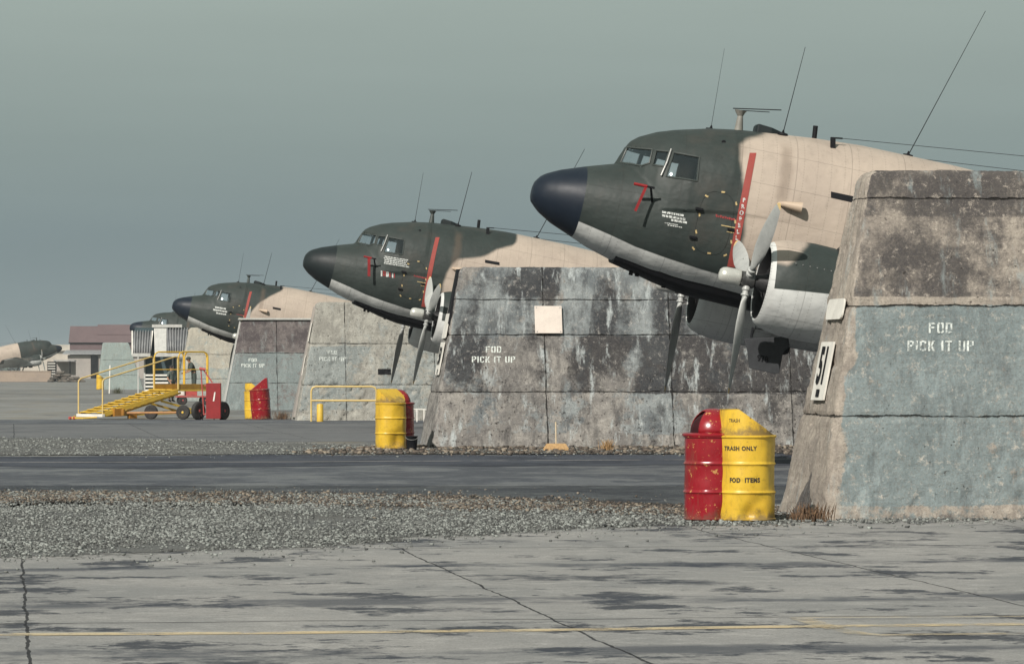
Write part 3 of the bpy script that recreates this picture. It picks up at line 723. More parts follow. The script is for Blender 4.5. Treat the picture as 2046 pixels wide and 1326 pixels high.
end_sign(W3, 'worn white number sign low on the end of the pitted wall', .5, 1.35, 2.0, .5, M['white'], t50)
# square sheet on wall two
p = cast_world(W2[1], 1095, 640, 0) or at(1095, 640, 77.2)
t = thing('notice_board', 'blank cream square sheet fixed on the dark stained wall', 'sheet', p, A)
tilt = math.atan2(.905, 3.64); mb = MB(); Rm = Matrix.Rotation(-tilt, 4, 'X')
mb.box(Rm @ Vector((0, -.06, 0)), (.555, .02, .57), Rm); mb.build('panel', paint('cream_board', (.68, .60, .53), (.60, .53, .47), 5, .7, grime=.2), t, bevel=.006)
for i in (-1, 1):
    for k in (-1, 1): mb = MB(); mb.box(Rm @ Vector((i * .24, -.072, k * .25)), (.02, .01, .02), Rm); mb.build('bolt', M['steel'], t)

# ------------------------------------------------------------------ the twin-engined transport aircraft
PITCH = R(11.5); YAW = A
def pose(px, py, Y):                                 # nose tip seen at photo pixel (px, py) at distance Y
    return at(px, py, Y)
FW = Vector((-cos(A), -sin(A), 0)); LF = Vector((sin(A), -cos(A), 0)); UP = Vector((0, 0, 1))
FX = FW * cos(PITCH) + UP * sin(PITCH); UZ = -FW * sin(PITCH) + UP * cos(PITCH)
def to_local(P, N): d = P - N; return Vector((d @ FX if False else d.dot(FX), d.dot(LF), d.dot(UZ)))
def loc_px(px, py, N, yl=0.0):
    d = at(px, py, 1.0) - CAM; t = (yl - (CAM - N).dot(LF)) / d.dot(LF); q = to_local(CAM + d * t, N); return (q.x, q.z)

def lerp_tab(tab, x):
    for (x0, v0), (x1, v1) in zip(tab, tab[1:]):
        if x >= x1: return v0 + (v1 - v0) * ((x - x0) / (x1 - x0)) if x1 != x0 else v1
    return tab[-1][1]
NTOP = [(0, .0), (-.01, .10), (-.03, .17), (-.09, .26), (-.17, .325), (-.38, .43), (-.75, .56), (-.99, .635), (-1.3, .73), (-1.7, .83), (-2.1, .90), (-3, 1.0), (-19, 1.0)]
NBOT = [(0, .0), (-.01, -.09), (-.03, -.15), (-.09, -.21), (-.18, -.29), (-.41, -.42), (-.72, -.54), (-1.04, -.67), (-1.5, -.80), (-2.05, -.91), (-2.6, -.98), (-3.5, -1.04), (-5, -1.06), (-9, -1.02), (-12, -.75), (-15, -.25), (-17, .22), (-18.9, .75)]
WID = [(0, .0), (-.01, .10), (-.03, .17), (-.09, .25), (-.18, .33), (-.4, .46), (-.75, .60), (-1.1, .72), (-1.6, .86), (-2.1, .98), (-2.6, 1.07), (-3.2, 1.14), (-4, 1.20), (-5, 1.235), (-9, 1.235), (-12, 1.0), (-15, .62), (-17, .34), (-18.9, .08)]
CTOP = [(0, -1), (-1.19, .2), (-1.21, .69), (-1.26, .83), (-1.33, .99), (-1.39, 1.10), (-1.51, 1.20), (-1.77, 1.33), (-2.04, 1.42), (-2.59, 1.56), (-3.09, 1.64), (-3.57, 1.69), (-4.25, 1.755), (-5, 1.80), (-6.5, 1.80), (-9, 1.72), (-12, 1.58), (-15, 1.38), (-17, 1.22), (-18.9, 1.0)]
CWID = [(0, .0), (-1.20, .02), (-1.3, .22), (-1.4, .42), (-1.5, .58), (-1.6, .71), (-1.8, .88), (-2.0, .98), (-2.3, 1.06), (-2.6, 1.10), (-3.2, 1.155), (-4, 1.205), (-5, 1.235), (-9, 1.235), (-12, 1.0), (-15, .62), (-17, .34), (-18.9, .08)]
BEXP = [(0, 2.1), (-1, 2.2), (-2.2, 2.55), (-6, 2.6), (-12, 2.2), (-19, 2.1)]
ZC = [(0, 0), (-1.5, .02), (-3, .25), (-5, .38), (-9, .38), (-15, .55), (-18.9, .9)]
def sect(x, th):
    zc = lerp_tab(ZC, x); c, s = cos(th), sin(th)
    def se(w, h, n_):
        if w < 1e-4 or h < 1e-4: return 0
        return ((abs(c) / w) ** n_ + (abs(s) / h) ** n_) ** (-1 / n_)
    w = lerp_tab(WID, x)
    if s < 0: r = se(w, zc - lerp_tab(NBOT, x), lerp_tab(BEXP, x))
    else:
        r = se(w, lerp_tab(NTOP, x) - zc, 2.1); ct = lerp_tab(CTOP, x)
        if ct - zc > .25: r = max(r, se(lerp_tab(CWID, x), ct - zc, 2.35 if x > -3 else 2.15))
    return Vector((x, c * r, zc + s * r))

def seg_sdf(poly, p):                                # signed distance, positive inside
    d = 1e9
    for i in range(len(poly)):
        a_, b_ = poly[i], poly[(i + 1) % len(poly)]
        ex, ey = b_[0] - a_[0], b_[1] - a_[1]; wx, wy = p[0] - a_[0], p[1] - a_[1]
        t_ = max(0, min(1, (wx * ex + wy * ey) / max(1e-12, ex * ex + ey * ey)))
        d = min(d, math.hypot(wx - ex * t_, wy - ey * t_))
    return d if inside(p, poly) else -d

N1 = pose(1060.6, 383, 60.4)
# window outlines: photo pixels on the nearest aircraft (port side); mirrored to starboard
WIN = {'windshield': [(1240.5, 325), (1254, 294.5), (1304, 299), (1298, 326), (1282, 331.5), (1264, 328.5)],
       'quarter_window': [(1311, 301), (1337, 303.5), (1328, 333), (1304, 329.5)],
       'side_window': [(1346.5, 305), (1397.5, 314.5), (1393, 362), (1366, 357.5), (1331.5, 353)]}
ZG = [(0, -.2), (-.79, -.34), (-1.27, -.45), (-1.69, -.555), (-2.17, -.63), (-2.77, -.70), (-3.4, -.74), (-19, -.5)]

def make_aircraft(label, N, tan_px, lod=1, group='parked twin-engined camouflaged transports', radome='radome', M0=None, decals=None, tan_fn=None, stripe=True):
    """N: nose tip position. All geometry in a frame with its origin at the nose tip, x forward, y to port, z up."""
    RT = Matrix.Rotation(pi + A, 4, 'Z') @ Matrix.Rotation(-PITCH, 4, 'Y')
    B = Vector((-6.4, 0, -2.57)) + Vector((-sin(PITCH) * -.57 * 0, 0, 0))
    gpt = B + (RT.to_3x3().inverted() @ Vector((0, 0, -.57)))        # ground point between the main wheels
    root = thing('transport_aircraft', label, 'aircraft', (0, 0, 0), 0, group)
    Mroot = (M0 if M0 is not None else Matrix.Translation(N) @ RT) @ Matrix.Translation(gpt)
    root.matrix_world = Mroot; OFF = -gpt
    def part(mb, name, m, parent=None, smooth=True, label=None, ang=35, bevel=0):
        return mb.build(name, m, parent or root, smooth=smooth, loc=OFF if parent is None else (0, 0, 0), label=label, ang=ang, bevel=bevel)
    # --- fuselage shell
    tanp = [loc_px(x, y, N, .9) for x, y in tan_px] if tan_px else None
    xs = []; x = 0.0; fine = .028 * lod
    for q in (0, -.004, -.012, -.03, -.06, -.1, -.15, -.2, -.26, -.33, -.4): xs.append(q)
    x = -.4
    while x > -3.2: x -= fine if x < -1.15 and x > -2.75 else .06; xs.append(x)
    while x > -18.8: x -= .12 * lod; xs.append(max(x, -18.9))
    NA = int(248 / lod) // 4 * 4
    win_loc = {k: [loc_px(a_, b_, N1, .80 if k == 'windshield' else .98) for a_, b_ in v] for k, v in WIN.items()}
    def grid(x0, x1):
        st = [q for q in xs if x1 - 1e-6 <= q <= x0 + 1e-6]
        return [[sect(q, 2 * pi * k / NA) for k in range(NA)] for q in st], st
    def attrs(mb):
        tt, gg = [], []
        for v in mb.v:
            ty = seg_sdf(tanp, (v[0], v[2])) if tanp else (tan_fn(v) if tan_fn else -1)
            tt.append(max(-1, min(1, ty))); gg.append(lerp_tab(ZG, v[0]) - v[2])
        mb.at = {'tan': tt, 'grey': gg}
    rings, st = grid(0, -.77)
    st_r = [q for q in xs if q >= -.77]; 
    if st_r[-1] > -.77: rings.append([sect(-.77, 2 * pi * k / NA) for k in range(NA)])
    mb = MB(); mb.loft(rings, cap=False); attrs(mb); mb.at = {}
    part(mb, 'radome', M[radome])
    rings, st = grid(-.77, -18.9); rings.insert(0, [sect(-.77, 2 * pi * k / NA) for k in range(NA)])
    full = MB(); full.loft(rings, cap=False)
    bvh = BVHTree.FromPolygons([Vector(v) for v in full.v], full.f)
    def cast(px, py, off=.006, NN=N1):               # photo pixel -> point on this aircraft's port skin
        c0 = to_local(CAM, NN); d = to_local(at(px, py, 1.0) , NN) - c0; d.normalize()
        h = bvh.ray_cast(c0, d)
        if h[0] is None: return None
        n_ = h[1] if h[1].dot(d) < 0 else -h[1]
        return h[0] + n_ * off
    # cockpit openings
    if lod <= 2:
        keep = []; wl = []
        for k, v in WIN.items():
            P = [cast(a_, b_, 0) for a_, b_ in v]; wl.append([(p.x, p.z) for p in P]); win_loc[k] = P
        for f in full.f:
            c = sum((Vector(full.v[i]) for i in f), Vector()) / len(f)
            if -2.8 < c.x < -1.15 and c.z > .4 and abs(c.y) > .12 and any(inside((c.x, c.z), w_) for w_ in wl): continue
            keep.append(f)
        full.f = keep
    attrs(full); fus = part(full, 'fuselage', M['skin_a'], ang=60)
    if lod <= 2:
        for k, v in WIN.items():
            n_ = 8; q = v
            # densified outline on the skin
            dense = []
            for i in range(len(q)):
                a_, b_ = q[i], q[(i + 1) % len(q)]
                for j in range(6): dense.append((a_[0] + (b_[0] - a_[0]) * j / 6, a_[1] + (b_[1] - a_[1]) * j / 6))
            cx = sum(p[0] for p in q) / len(q); cy = sum(p[1] for p in q) / len(q)
            for sd in (1, -1):
                fr = [cast(a_, b_, .004) for a_, b_ in dense]; fr = [Vector((p.x, p.y * sd, p.z)) for p in fr]
                mb = MB(); mb.tube(fr + fr[:2], .015, 6, False); wf = part(mb, k if k != 'quarter_window' else 'side_window', M['skin_frame'])
                mb = MB(); vs = []; fs = []; K = len(dense); L_ = 4
                for l in range(L_):
                    for a_, b_ in dense:
                        s_ = 1 - l / L_; p = cast(cx + (a_ - cx) * s_, cy + (b_ - cy) * s_, -.006); vs.append((p.x, p.y * sd, p.z))
                p = cast(cx, cy, -.006); vs.append((p.x, p.y * sd, p.z))
                for l in range(L_ - 1):
                    for i in range(K): fs.append((l * K + i, l * K + (i + 1) % K, (l + 1) * K + (i + 1) % K, (l + 1) * K + i))
                for i in range(K): fs.append(((L_ - 1) * K + i, (L_ - 1) * K + (i + 1) % K, L_ * K))
                mb.add(vs, fs); mb.build('pane', M['glass'], wf, smooth=True)
        # cockpit floor, bulkhead and seats seen through the glass
        mb = MB(); mb.box((-2.35, 0, .30), (1.1, 1.4, .05)); mb.box((-2.95, 0, .5), (.06, 1.6, 1.3)); mb.box((-1.75, 0, .42), (.26, .9, .2)); part(mb, 'cockpit_interior', M['black'], smooth=False)
        for sd in (-1, 1):
            mb = MB(); mb.box((-2.42, sd * .48, .50), (.42, .42, .10)); mb.box((-2.66, sd * .48, .78), (.09, .38, .50)); part(mb, 'seat', M['cloth_grey'], smooth=False, bevel=.03)
        mb = MB(); mb.tube([cast(1342, 300, .03), cast(1334, 325, .03), cast(1322, 352, .03)], .014, 6)
        part(mb, 'windshield_post', M['steel'])
    # --- black belly panel
    mb = MB(); rg = []
    for i_ in range(17):
        x_ = -1.47 - 2.9 * i_ / 16; zl = lerp_tab([(0, -.7), (-1.48, -.735), (-2.05, -.83), (-2.6, -.885), (-3.54, -.93), (-5, -.95)], x_); zb = lerp_tab([(0, -.8), (-1.47, -.83), (-1.76, -.89), (-2.21, -1.0), (-2.69, -1.09), (-4.1, -1.13), (-4.4, -1.0)], x_)
        yl = 0
        for k in range(180, 270): 
            p_ = sect(x_, R(k));
            if p_.z < zl: yl = abs(p_.x * 0 + p_.y); break
        yl += .02; ring = [Vector((x_, -yl, zl + .02))]
        for k in range(1, 12): u_ = -1 + 2 * k / 12; ring.append(Vector((x_, u_ * yl, zb + (zl - zb) * abs(u_) ** 4)))
        ring.append(Vector((x_, yl, zl + .02))); rg.append(ring)
    mb.loft(rg)
    for q in (-1.8, -1.9, -2.35): mb.box((q, .1, -1.02 if q < -2 else -.93), (.06, .05, .08))
    part(mb, 'belly_panel', M['black'], smooth=False)
    # --- red propeller warning stripe
    def strip(pa, pb, qa, qb, n_=26, m_=3, off=.007, NN=N1):
        vs = []; fs = []
        for i in range(n_ + 1):
            t_ = i / n_
            for j in range(m_ + 1):
                s_ = j / m_; x0 = pa[0] + (pb[0] - pa[0]) * t_; y0 = pa[1] + (pb[1] - pa[1]) * t_; x1 = qa[0] + (qb[0] - qa[0]) * t_; y1 = qa[1] + (qb[1] - qa[1]) * t_
                p = cast(x0 + (x1 - x0) * s_, y0 + (y1 - y0) * s_, off, NN)
                vs.append(p if p is not None else vs[-1])
        for i in range(n_):
            for j in range(m_): fs.append((i * (m_ + 1) + j, (i + 1) * (m_ + 1) + j, (i + 1) * (m_ + 1) + j + 1, i * (m_ + 1) + j + 1))
        return MB().add(vs, fs)
    def quads(polys, f2, m, name, mx=4, off=.009, parent=None, NN=N1):
        mb = MB()
        for q in polys:
            for t_ in subdiv([f2(*p) for p in q], mx):
                P = [cast(a_, b_, off, NN) for a_, b_ in t_]
                if any(p is None for p in P): continue
                mb.add(P, [(0, 1, 2)])
        if mb.v: return part(mb, name, m, parent, smooth=False)
    rect = lambda x0, y0, x1, y1: [(x0, y0), (x1, y0), (x1, y1), (x0, y1)]
    idn = lambda x, y: (x, y)
    if stripe and lod <= 2:
        sp = part(strip((1498, 306), (1453, 532), (1511, 306), (1469, 534)), 'warning_stripe', M['stripe'])
        if decals == 1:
            for i, ch in enumerate('PROPELLER'):
                t_ = (i * 12.5 + 94) / 226; cx = 1504.5 - 43.5 * t_; cy = 306 + 227 * t_
                if i > 6: continue
                quads(font_tris(ch, .05), lambda x, y: (cx + x * 10, cy - y * 11), M['white_mark'], 'lettering', 3, .011, sp)
    # --- escape hatch outline with yellow marks
    if lod <= 2:
        hp = []
        for k in range(44):
            t_ = 2 * pi * k / 44; e_ = 2 / 3.2
            ux = math.copysign(abs(cos(t_)) ** e_, cos(t_)); uy = math.copysign(abs(sin(t_)) ** e_, sin(t_))
            hp.append(cast(1427 + ux * 34 - uy * 13, 446 + uy * 61 + ux * 7, .003))
        mb = MB(); mb.tube(hp + hp[:2], .0015, 4, False); ht = part(mb, 'escape_hatch', M['black'])
        mk = [(1412, 392, .5), (1445, 384, .1), (1471, 407, 1.4), (1397.5, 429, 1.5), (1469, 443, 1.5), (1391, 463, 1.4), (1385.5, 496, .9), (1417, 505.5, .1), (1449, 509.5, -.4), (1461, 483, 1.5)]
        qs = []
        for x_, y_, a_ in mk:
            ux, uy = cos(a_) * 3.6, sin(a_) * 3.6; vx, vy = -sin(a_) * 1.7, cos(a_) * 1.7
            qs.append([(x_ - ux - vx, y_ - uy - vy), (x_ + ux - vx, y_ + uy - vy), (x_ + ux + vx, y_ + uy + vy), (x_ - ux + vx, y_ - uy + vy)])
        [quads([q_], idn, M['yel_mark'], 'yellow_mark', 4, .009, None) for q_ in qs]
        for hx, hy in ((1397, 418), (1385, 474)):
            mb = MB(); p = cast(hx, hy, .02); mb.box(p, (.12, .04, .045)); part(mb, 'hinge', M['black'], bevel=.01)
        mb = MB(); p = cast(1460, 458, .02); mb.box(p, (.10, .04, .03)); part(mb, 'handle', M['black'])
        for r_ in (rect(1441, 449, 1469, 451), rect(1452, 460, 1466, 461.5)): quads([r_], lambda x, y: (x, y + (x - 1441) * .18), M['yel_mark'], 'handle_mark')
        quads([rect(1430 + i * 4.4, 428 + (i % 2), 1433.4 + i * 4.4, 433) for i in range(9)], lambda x, y: (x, y + (x - 1430) * .22), M['red_mark'], 'red_stencil')
    rr = random.Random(int(abs(N.x * 10)))
    if decals == 1:
        qs = []
        for r_, (y0, x0, x1) in enumerate(((421, 1323, 1361), (428, 1323, 1368), (434, 1341, 1368))):
            x_ = x0
            while x_ < x1:
                w_ = rr.uniform(3, 8); qs.append([(x_, y0 + (x_ - 1322) * .17), (x_ + w_, y0 + (x_ + w_ - 1322) * .17), (x_ + w_, y0 + 4.4 + (x_ + w_ - 1322) * .17), (x_, y0 + 4.4 + (x_ - 1322) * .17)]); x_ += w_ + 1.4
        quads(qs, idn, M['white_mark'], 'nose_lettering', 3)
        qs = []
        for y0, x0, x1 in ((444, 1328, 1352), (447.5, 1334, 1362)):
            x_ = x0
            while x_ < x1: w_ = rr.uniform(2, 5); qs.append([(x_, y0 + (x_ - 1328) * .17), (x_ + w_, y0 + (x_ + w_ - 1328) * .17), (x_ + w_, y0 + 1.9 + (x_ + w_ - 1328) * .17), (x_, y0 + 1.9 + (x_ - 1328) * .17)]); x_ += w_ + 1
        quads(qs, idn, M['white_mark'], 'nose_lettering', 3)
        part(strip((1660, 383), (1660, 395), (1722, 396), (1722, 409), 3, 10), 'louvre', M['black'])
    if decals == 2:
        N_ = N; qs = []
        for r_ in range(5):
            x_ = 767 + rr.uniform(0, 3)
            while x_ < 812: w_ = rr.uniform(2, 6); qs.append([(x_, 511 + r_ * 3.4 + (x_ - 767) * .16), (x_ + w_, 511 + r_ * 3.4 + (x_ + w_ - 767) * .16), (x_ + w_, 513 + r_ * 3.4 + (x_ + w_ - 767) * .16), (x_, 513 + r_ * 3.4 + (x_ - 767) * .16)]); x_ += w_ + 1
        quads(qs, idn, M['white_mark'], 'nose_lettering', 3, NN=N_)
        quads([rect(761, 541, 764, 552), rect(771.5, 543, 777, 553), rect(783, 545, 786, 555)], idn, M['white_mark'], 'tally_marks', 3, .012, NN=N_)
        quads([rect(765, 541.5, 767.5, 552), rect(768.5, 542, 770.8, 552), rect(778, 544, 780.5, 554), rect(787, 545, 789, 555)], idn, M['red_mark'], 'tally_marks', 3, NN=N_)
        part(strip((969, 519), (969, 525), (998, 524), (998, 530), 3, 8, NN=N_), 'louvre', M['black'])
    if decals == 3:
        N_ = N; qs = []
        for r_, (xa, xb) in enumerate(((430, 452), (426, 452), (432, 450))):
            x_ = xa
            while x_ < xb: w_ = rr.uniform(2, 5); y0 = 612 + r_ * 5.5; qs.append([(x_, y0 + (x_ - 430) * .16), (x_ + w_, y0 + (x_ + w_ - 430) * .16), (x_ + w_, y0 + 3.2 + (x_ + w_ - 430) * .16), (x_, y0 + 3.2 + (x_ - 430) * .16)]); x_ += w_ + .8
        quads(qs, idn, M['white_mark'], 'nose_lettering', 3, NN=N_)
        part(strip((545, 613), (545, 617), (561, 616), (561, 620), 3, 6, NN=N_), 'louvre', M['black'])
    # --- pitot head with red cover
    if decals in (1, 2):
        b_ = cast(1303, 403, -.01); j_ = b_ + Vector((.10, .22, .20))
        mb = MB(); mb.bar(b_, j_, .025, .035); mb.tube([j_ + Vector((-.06, 0, 0)), j_ + Vector((.24, 0, 0))], .018, 8); mast = part(mb, 'pitot_mast', M['black'])
        mb = MB(); mb.tube([j_ + Vector((.06, 0, 0)), j_ + Vector((.27, .0, 0))], .024, 8)
        f0 = j_ + Vector((.08, .02, -.02)); dn = RT.to_3x3().inverted() @ Vector((0, 0, -1))
        f1_ = f0 + dn * .40 + Vector((.17, 0, 0)); mb.bar(f0, f1_, .015, .042) if decals != 2 else mb.bar(f0 + Vector((.05, 0, 0)), f0 + dn * .46 + Vector((.05, 0, 0)), .02, .07)
        mb.build('pitot_cover', M['red'], mast)
    # --- roof antennas
    mb = MB(); mb.tube([(-3.06, 0, 1.60), (-3.04, 0, 1.86)], [.075, .045], 12); mb.tube([(-3.04, 0, 1.86), (-3.03, 0, 1.92), (-3.03, 0, 1.945)], [.045, .08, .10], 12)
    part(mb, 'loop_mast', M['mast'] if decals == 1 else M['skin_frame'])
    mb = MB(); mb.tube([(-2.90, 0, 1.955), (-3.66, .05, 2.085)], .009, 6); mb.tube([(-2.98, -.05, 1.945), (-3.5, -.06, 2.025)], .007, 6); part(mb, 'antenna_arm', M['black'])
    mb = MB(); rg = []
    for x_, w_, h_ in ((-3.30, .10, .06), (-3.33, .14, .10), (-3.55, .17, .08), (-3.8, .12, .03), (-3.88, .03, -.02)):
        rg.append([Vector((x_, -w_, 1.64)), Vector((x_, -w_, 1.69 + h_)), Vector((x_, w_, 1.69 + h_)), Vector((x_, w_, 1.64))])
    mb.loft(rg); part(mb, 'roof_fairing', M['radome_g'], smooth=False, bevel=.01)
    def whip(bx, by, tx, tz, r_=.007, nm='whip_antenna'):
        zb = max(sect(bx, 2 * pi * k / 200).z for k in range(100) if abs(sect(bx, 2 * pi * k / 200).y - by) < .05) if by else lerp_tab(CTOP, bx)
        mb = MB(); mb.lathe([(0, .085), (.035, .08), (.045, .025), (.09, .010)], (bx, by, zb - .01), n=12); w_ = part(mb, 'antenna_base', M['black'])
        mb = MB(); mb.tube([(bx, by, zb), (tx, by, tz)], [r_, r_ * .5], 6); mb.build(nm, M['black'], w_)
    whip(-3.72, .25, -3.80, 3.12, .008 + .004 * (lod > 1)); whip(-2.65, -.2, -2.61, 2.88, .004 + .003 * (lod > 1)); whip(-5.82, 0, -6.60, 4.33, .008 + .004 * (lod > 1))
    mb = MB(); mb.tube([(-4.28, 0, 1.74), (-4.26, 0, 1.96)], .04, 8); part(mb, 'stub_antenna', M['black'])
    mb = MB(); mb.bar((-4.50, .62, 1.50), (-4.46, .56, 1.78), .03, .08); mb.bar((-4.44, .56, 1.77), (-4.62, .52, 1.80), .02, .025); part(mb, 'wire_mast', M['black'])
    mb = MB(); mb.tube([(-4.6, .5, 1.80), (-17.4, 0, 3.3)], .0042 * (1 + .5 * (lod > 1)), 4); mb.tube([(-5.5, -.4, 1.78), (-17.4, -.3, 2.9)], .0042 * (1 + .5 * (lod > 1)), 4); part(mb, 'antenna_wire', M['black'])
    # heater outlet
    if lod <= 2:
        p = cast(1563, 408, 0); mb = MB(); q = Vector((p.x - .02, p.y + .10, p.z)); mb.tube([p + Vector((.05, -.02, 0)), q, q + Vector((-.27, .04, 0))], [.03, .045, .085], 12)
        part(mb, 'heater_outlet', M['tan'])
        mb = MB(); mb.lathe([(0, .035), (.012, .035)], cast(1446, 284, -.004), 'y', 12); part(mb, 'porthole', M['black'])
    # --- wing
    def foil(c, t_, n_=14):
        up = [];
        for i in range(n_ + 1):
            s_ = (1 - cos(pi * i / n_)) / 2; y_ = 5 * t_ * (.2969 * s_ ** .5 - .126 * s_ - .3516 * s_ ** 2 + .2843 * s_ ** 3 - .1015 * s_ ** 4) * c; up.append((-s_ * c, y_))
        return [(a_, b_ + .02 * c) for a_, b_ in up] + [(a_, -b_ * .7) for a_, b_ in up[-2:0:-1]]
    mb = MB(); rg = []
    for y_, xl, ch, th_, zz in ((-14.4, -8.1, 1.5, .07, .25), (-13.4, -7.4, 2.1, .09, .16), (-4.2, -5.0, 4.2, .14, -.72), (-1.1, -5.0, 4.4, .16, -.76), (1.1, -5.0, 4.4, .16, -.76), (4.2, -5.0, 4.2, .14, -.72), (13.4, -7.4, 2.1, .09, .16), (14.4, -8.1, 1.5, .07, .25)):
        rg.append([Vector((xl + a_, y_, zz + b_)) for a_, b_ in foil(ch, th_)])
    mb.loft(rg); mb.at = {'tan': [(.5 if noise.noise(Vector((v[0] * .3, v[1] * .25, 1))) > 0 else -.5) for v in mb.v], 'grey': [.5 if v[2] < -.72 + max(0, abs(v[1]) - 4.2) * .093 else -.5 for v in mb.v]}
    part(mb, 'wing', M['skin_a'], ang=50)
    # --- engines, cowlings, nacelles, propellers
    for sd in (1, -1):
        yc = 2.82 * sd; zc_ = -.83; NC = 64 // (1 if lod == 1 else 2)
        def paintatt(mb):
            tt = []
            for v in mb.v:
                tf = (v[0] + 3.60) * .8 + (v[2] - (zc_ + .28)) * .55 if decals == 1 else -1
                tt.append(max(-1, min(1, min(tf, (v[2] - zc_ - .30)))))
            mb.at = {'tan': tt, 'grey': [(1.0 if v[0] > -3.40 else (zc_ - .09 + .10 * (-3.4 - v[0])) - v[2]) for v in mb.v]}
        mb = MB(); mb.lathe([(-3.37, .555), (-3.36, .575), (-3.38, .615), (-3.45, .66), (-3.58, .70), (-3.8, .735), (-4.05, .745), (-4.36, .735), (-4.36, .70)], (0, yc, zc_), 'x', NC, cap=False)
        paintatt(mb); cw = part(mb, 'cowling', M['skin_a'], ang=50)
        mb = MB(); mb.lathe([(-4.34, .70), (-4.30, .62), (-3.75, .60), (-3.46, .54), (-3.385, .547), (-3.37, .555)], (0, yc, zc_), 'x', NC, cap=False); mb.build('cowling_liner', M['engine'], cw, smooth=True)
        if lod == 1:
            for k in range(6):
                th_ = R(62); mb = MB(); mb.lathe([(-.012, .011), (.010, .009)], (-3.7 - k * .11, yc + sd * .742 * sin(th_), zc_ + .742 * cos(th_)), 'y', 6); mb.build('fastener', M['steel'], cw)
        mb = MB()                                    # cowl flaps, each leaf slightly apart
        for k in range(14):
            t0, t1 = 2 * pi * k / 14 + .02, 2 * pi * (k + 1) / 14 - .02; rg = []
            for x_, r_ in ((-4.38, .715), (-4.68, .665)):
                ring = [Vector((x_, yc + r_ * sin(t0 + (t1 - t0) * j / 5), zc_ + r_ * cos(t0 + (t1 - t0) * j / 5))) for j in range(6)]
                ring += [Vector((x_, yc + (r_ - .02) * sin(t0 + (t1 - t0) * j / 5), zc_ + (r_ - .02) * cos(t0 + (t1 - t0) * j / 5))) for j in range(5, -1, -1)]; rg.append(ring)
            mb.loft(rg)
        paintatt(mb); part(mb, 'cowl_flaps', M['skin_a'], smooth=False)
        mb = MB(); rg = []
        for x_, r_, zo in ((-4.30, .58, 0), (-4.7, .63, 0), (-5.5, .62, .02), (-6.5, .52, .08), (-7.6, .34, .16), (-8.4, .12, .2)):
            rg.append([Vector((x_, yc + r_ * sin(2 * pi * k / 32), zc_ + zo + r_ * cos(2 * pi * k / 32))) for k in range(32)])
        mb.loft(rg); mb.at = {'tan': [-.5] * len(mb.v), 'grey': [zc_ - v[2] for v in mb.v]}; part(mb, 'nacelle', M['skin_a'], ang=50)
        mb = MB(); rg = []                            # carburettor scoop
        for x_, w_, h_ in ((-4.42, .17, .14), (-4.48, .19, .20), (-4.8, .2, .17), (-5.3, .16, .04)):
            zt = zc_ + .60; rg.append([Vector((x_, yc - w_, zt)), Vector((x_, yc - w_ * .8, zt + h_)), Vector((x_, yc + w_ * .8, zt + h_)), Vector((x_, yc + w_, zt))])
        mb.loft(rg); part(mb, 'air_scoop', M['radome_g'], smooth=False, bevel=.015)
        mb = MB(); mb.lathe([(-.02, .02), (0, .21), (-.30, .19), (-.5, .1)], (-4.6, yc, zc_ - .62), 'x', 16); mb.tube([(-4.5, yc + .3, zc_ - .6), (-4.75, yc + .36, zc_ - .78)], .08, 8)
        part(mb, 'oil_cooler', M['black'])
        # engine
        mb = MB(); mb.lathe([(-3.95, .62), (-3.96, .05)], (0, yc, zc_), 'x', 24, cap=False); mb.lathe([(-3.9, .24), (-3.55, .22), (-3.40, .14), (-3.22, .09)], (0, yc, zc_), 'x', 16)
        eng = part(mb, 'engine', M['engine'])
        if lod <= 2:
            for k in range(7):
                t_ = 2 * pi * k / 7; d_ = Vector((0, sin(t_), cos(t_))); c_ = Vector((-3.66, yc, zc_)); mb = MB()
                mb.tube([c_ + d_ * .2, c_ + d_ * .3, c_ + d_ * .3, c_ + d_ * .5, c_ + d_ * .53], [.07, .07, .095, .095, .06], 8); mb.tube([c_ + d_ * .5 + Vector((.08, .03, 0)), Vector((-3.42, yc, zc_)) + d_ * .16], .012, 5)
                mb.build('cylinder', M['engine'], eng)
        # propeller: hub, dome and three blades, one pointing down
        mb = MB(); mb.lathe([(-3.32, .07), (-3.26, .10), (-3.24, .12), (-3.06, .12), (-3.04, .09)], (0, yc, zc_), 'x', 28)
        for k in range(8): a_ = 2 * pi * k / 8; mb.tube([(-3.06, yc + .105 * sin(a_), zc_ + .105 * cos(a_)), (-3.02, yc + .105 * sin(a_), zc_ + .105 * cos(a_))], .012, 6)
        pr = part(mb, 'propeller', M['hub'])
        mb = MB(); mb.lathe([(-3.04, .09), (-3.03, .115), (-3.0, .128), (-2.80, .128), (-2.745, .112), (-2.71, .08), (-2.697, .03)], (0, yc, zc_), 'x', 28); mb.build('dome', M['dome'], pr, smooth=True)
        for k in range(3):
            ph = pi + R({1: -9, 2: 5, 3: -20}.get(decals, 14)) + k * 2 * pi / 3; d_ = Vector((0, sin(ph), cos(ph))); tg = Vector((0, cos(ph), -sin(ph))); ax = Vector((1, 0, 0)); c_ = Vector((-3.15, yc, zc_)); rg = []; rg2 = []
            ST = [(.10, .12, .12, 0), (.16, .13, .13, 0), (.18, .095, .095, 0), (.22, .095, .095, 0), (.225, .13, .13, 0), (.25, .13, .13, 0), (.26, .09, .09, 0), (.36, .11, .07, 60), (.5, .17, .05, 52), (.7, .235, .036, 44), (.95, .27, .028, 37), (1.2, .265, .022, 31), (1.42, .235, .017, 27), (1.60, .185, .013, 24), (1.69, .14, .010, 22), (1.75, .085, .008, 21), (1.775, .02, .005, 21)]
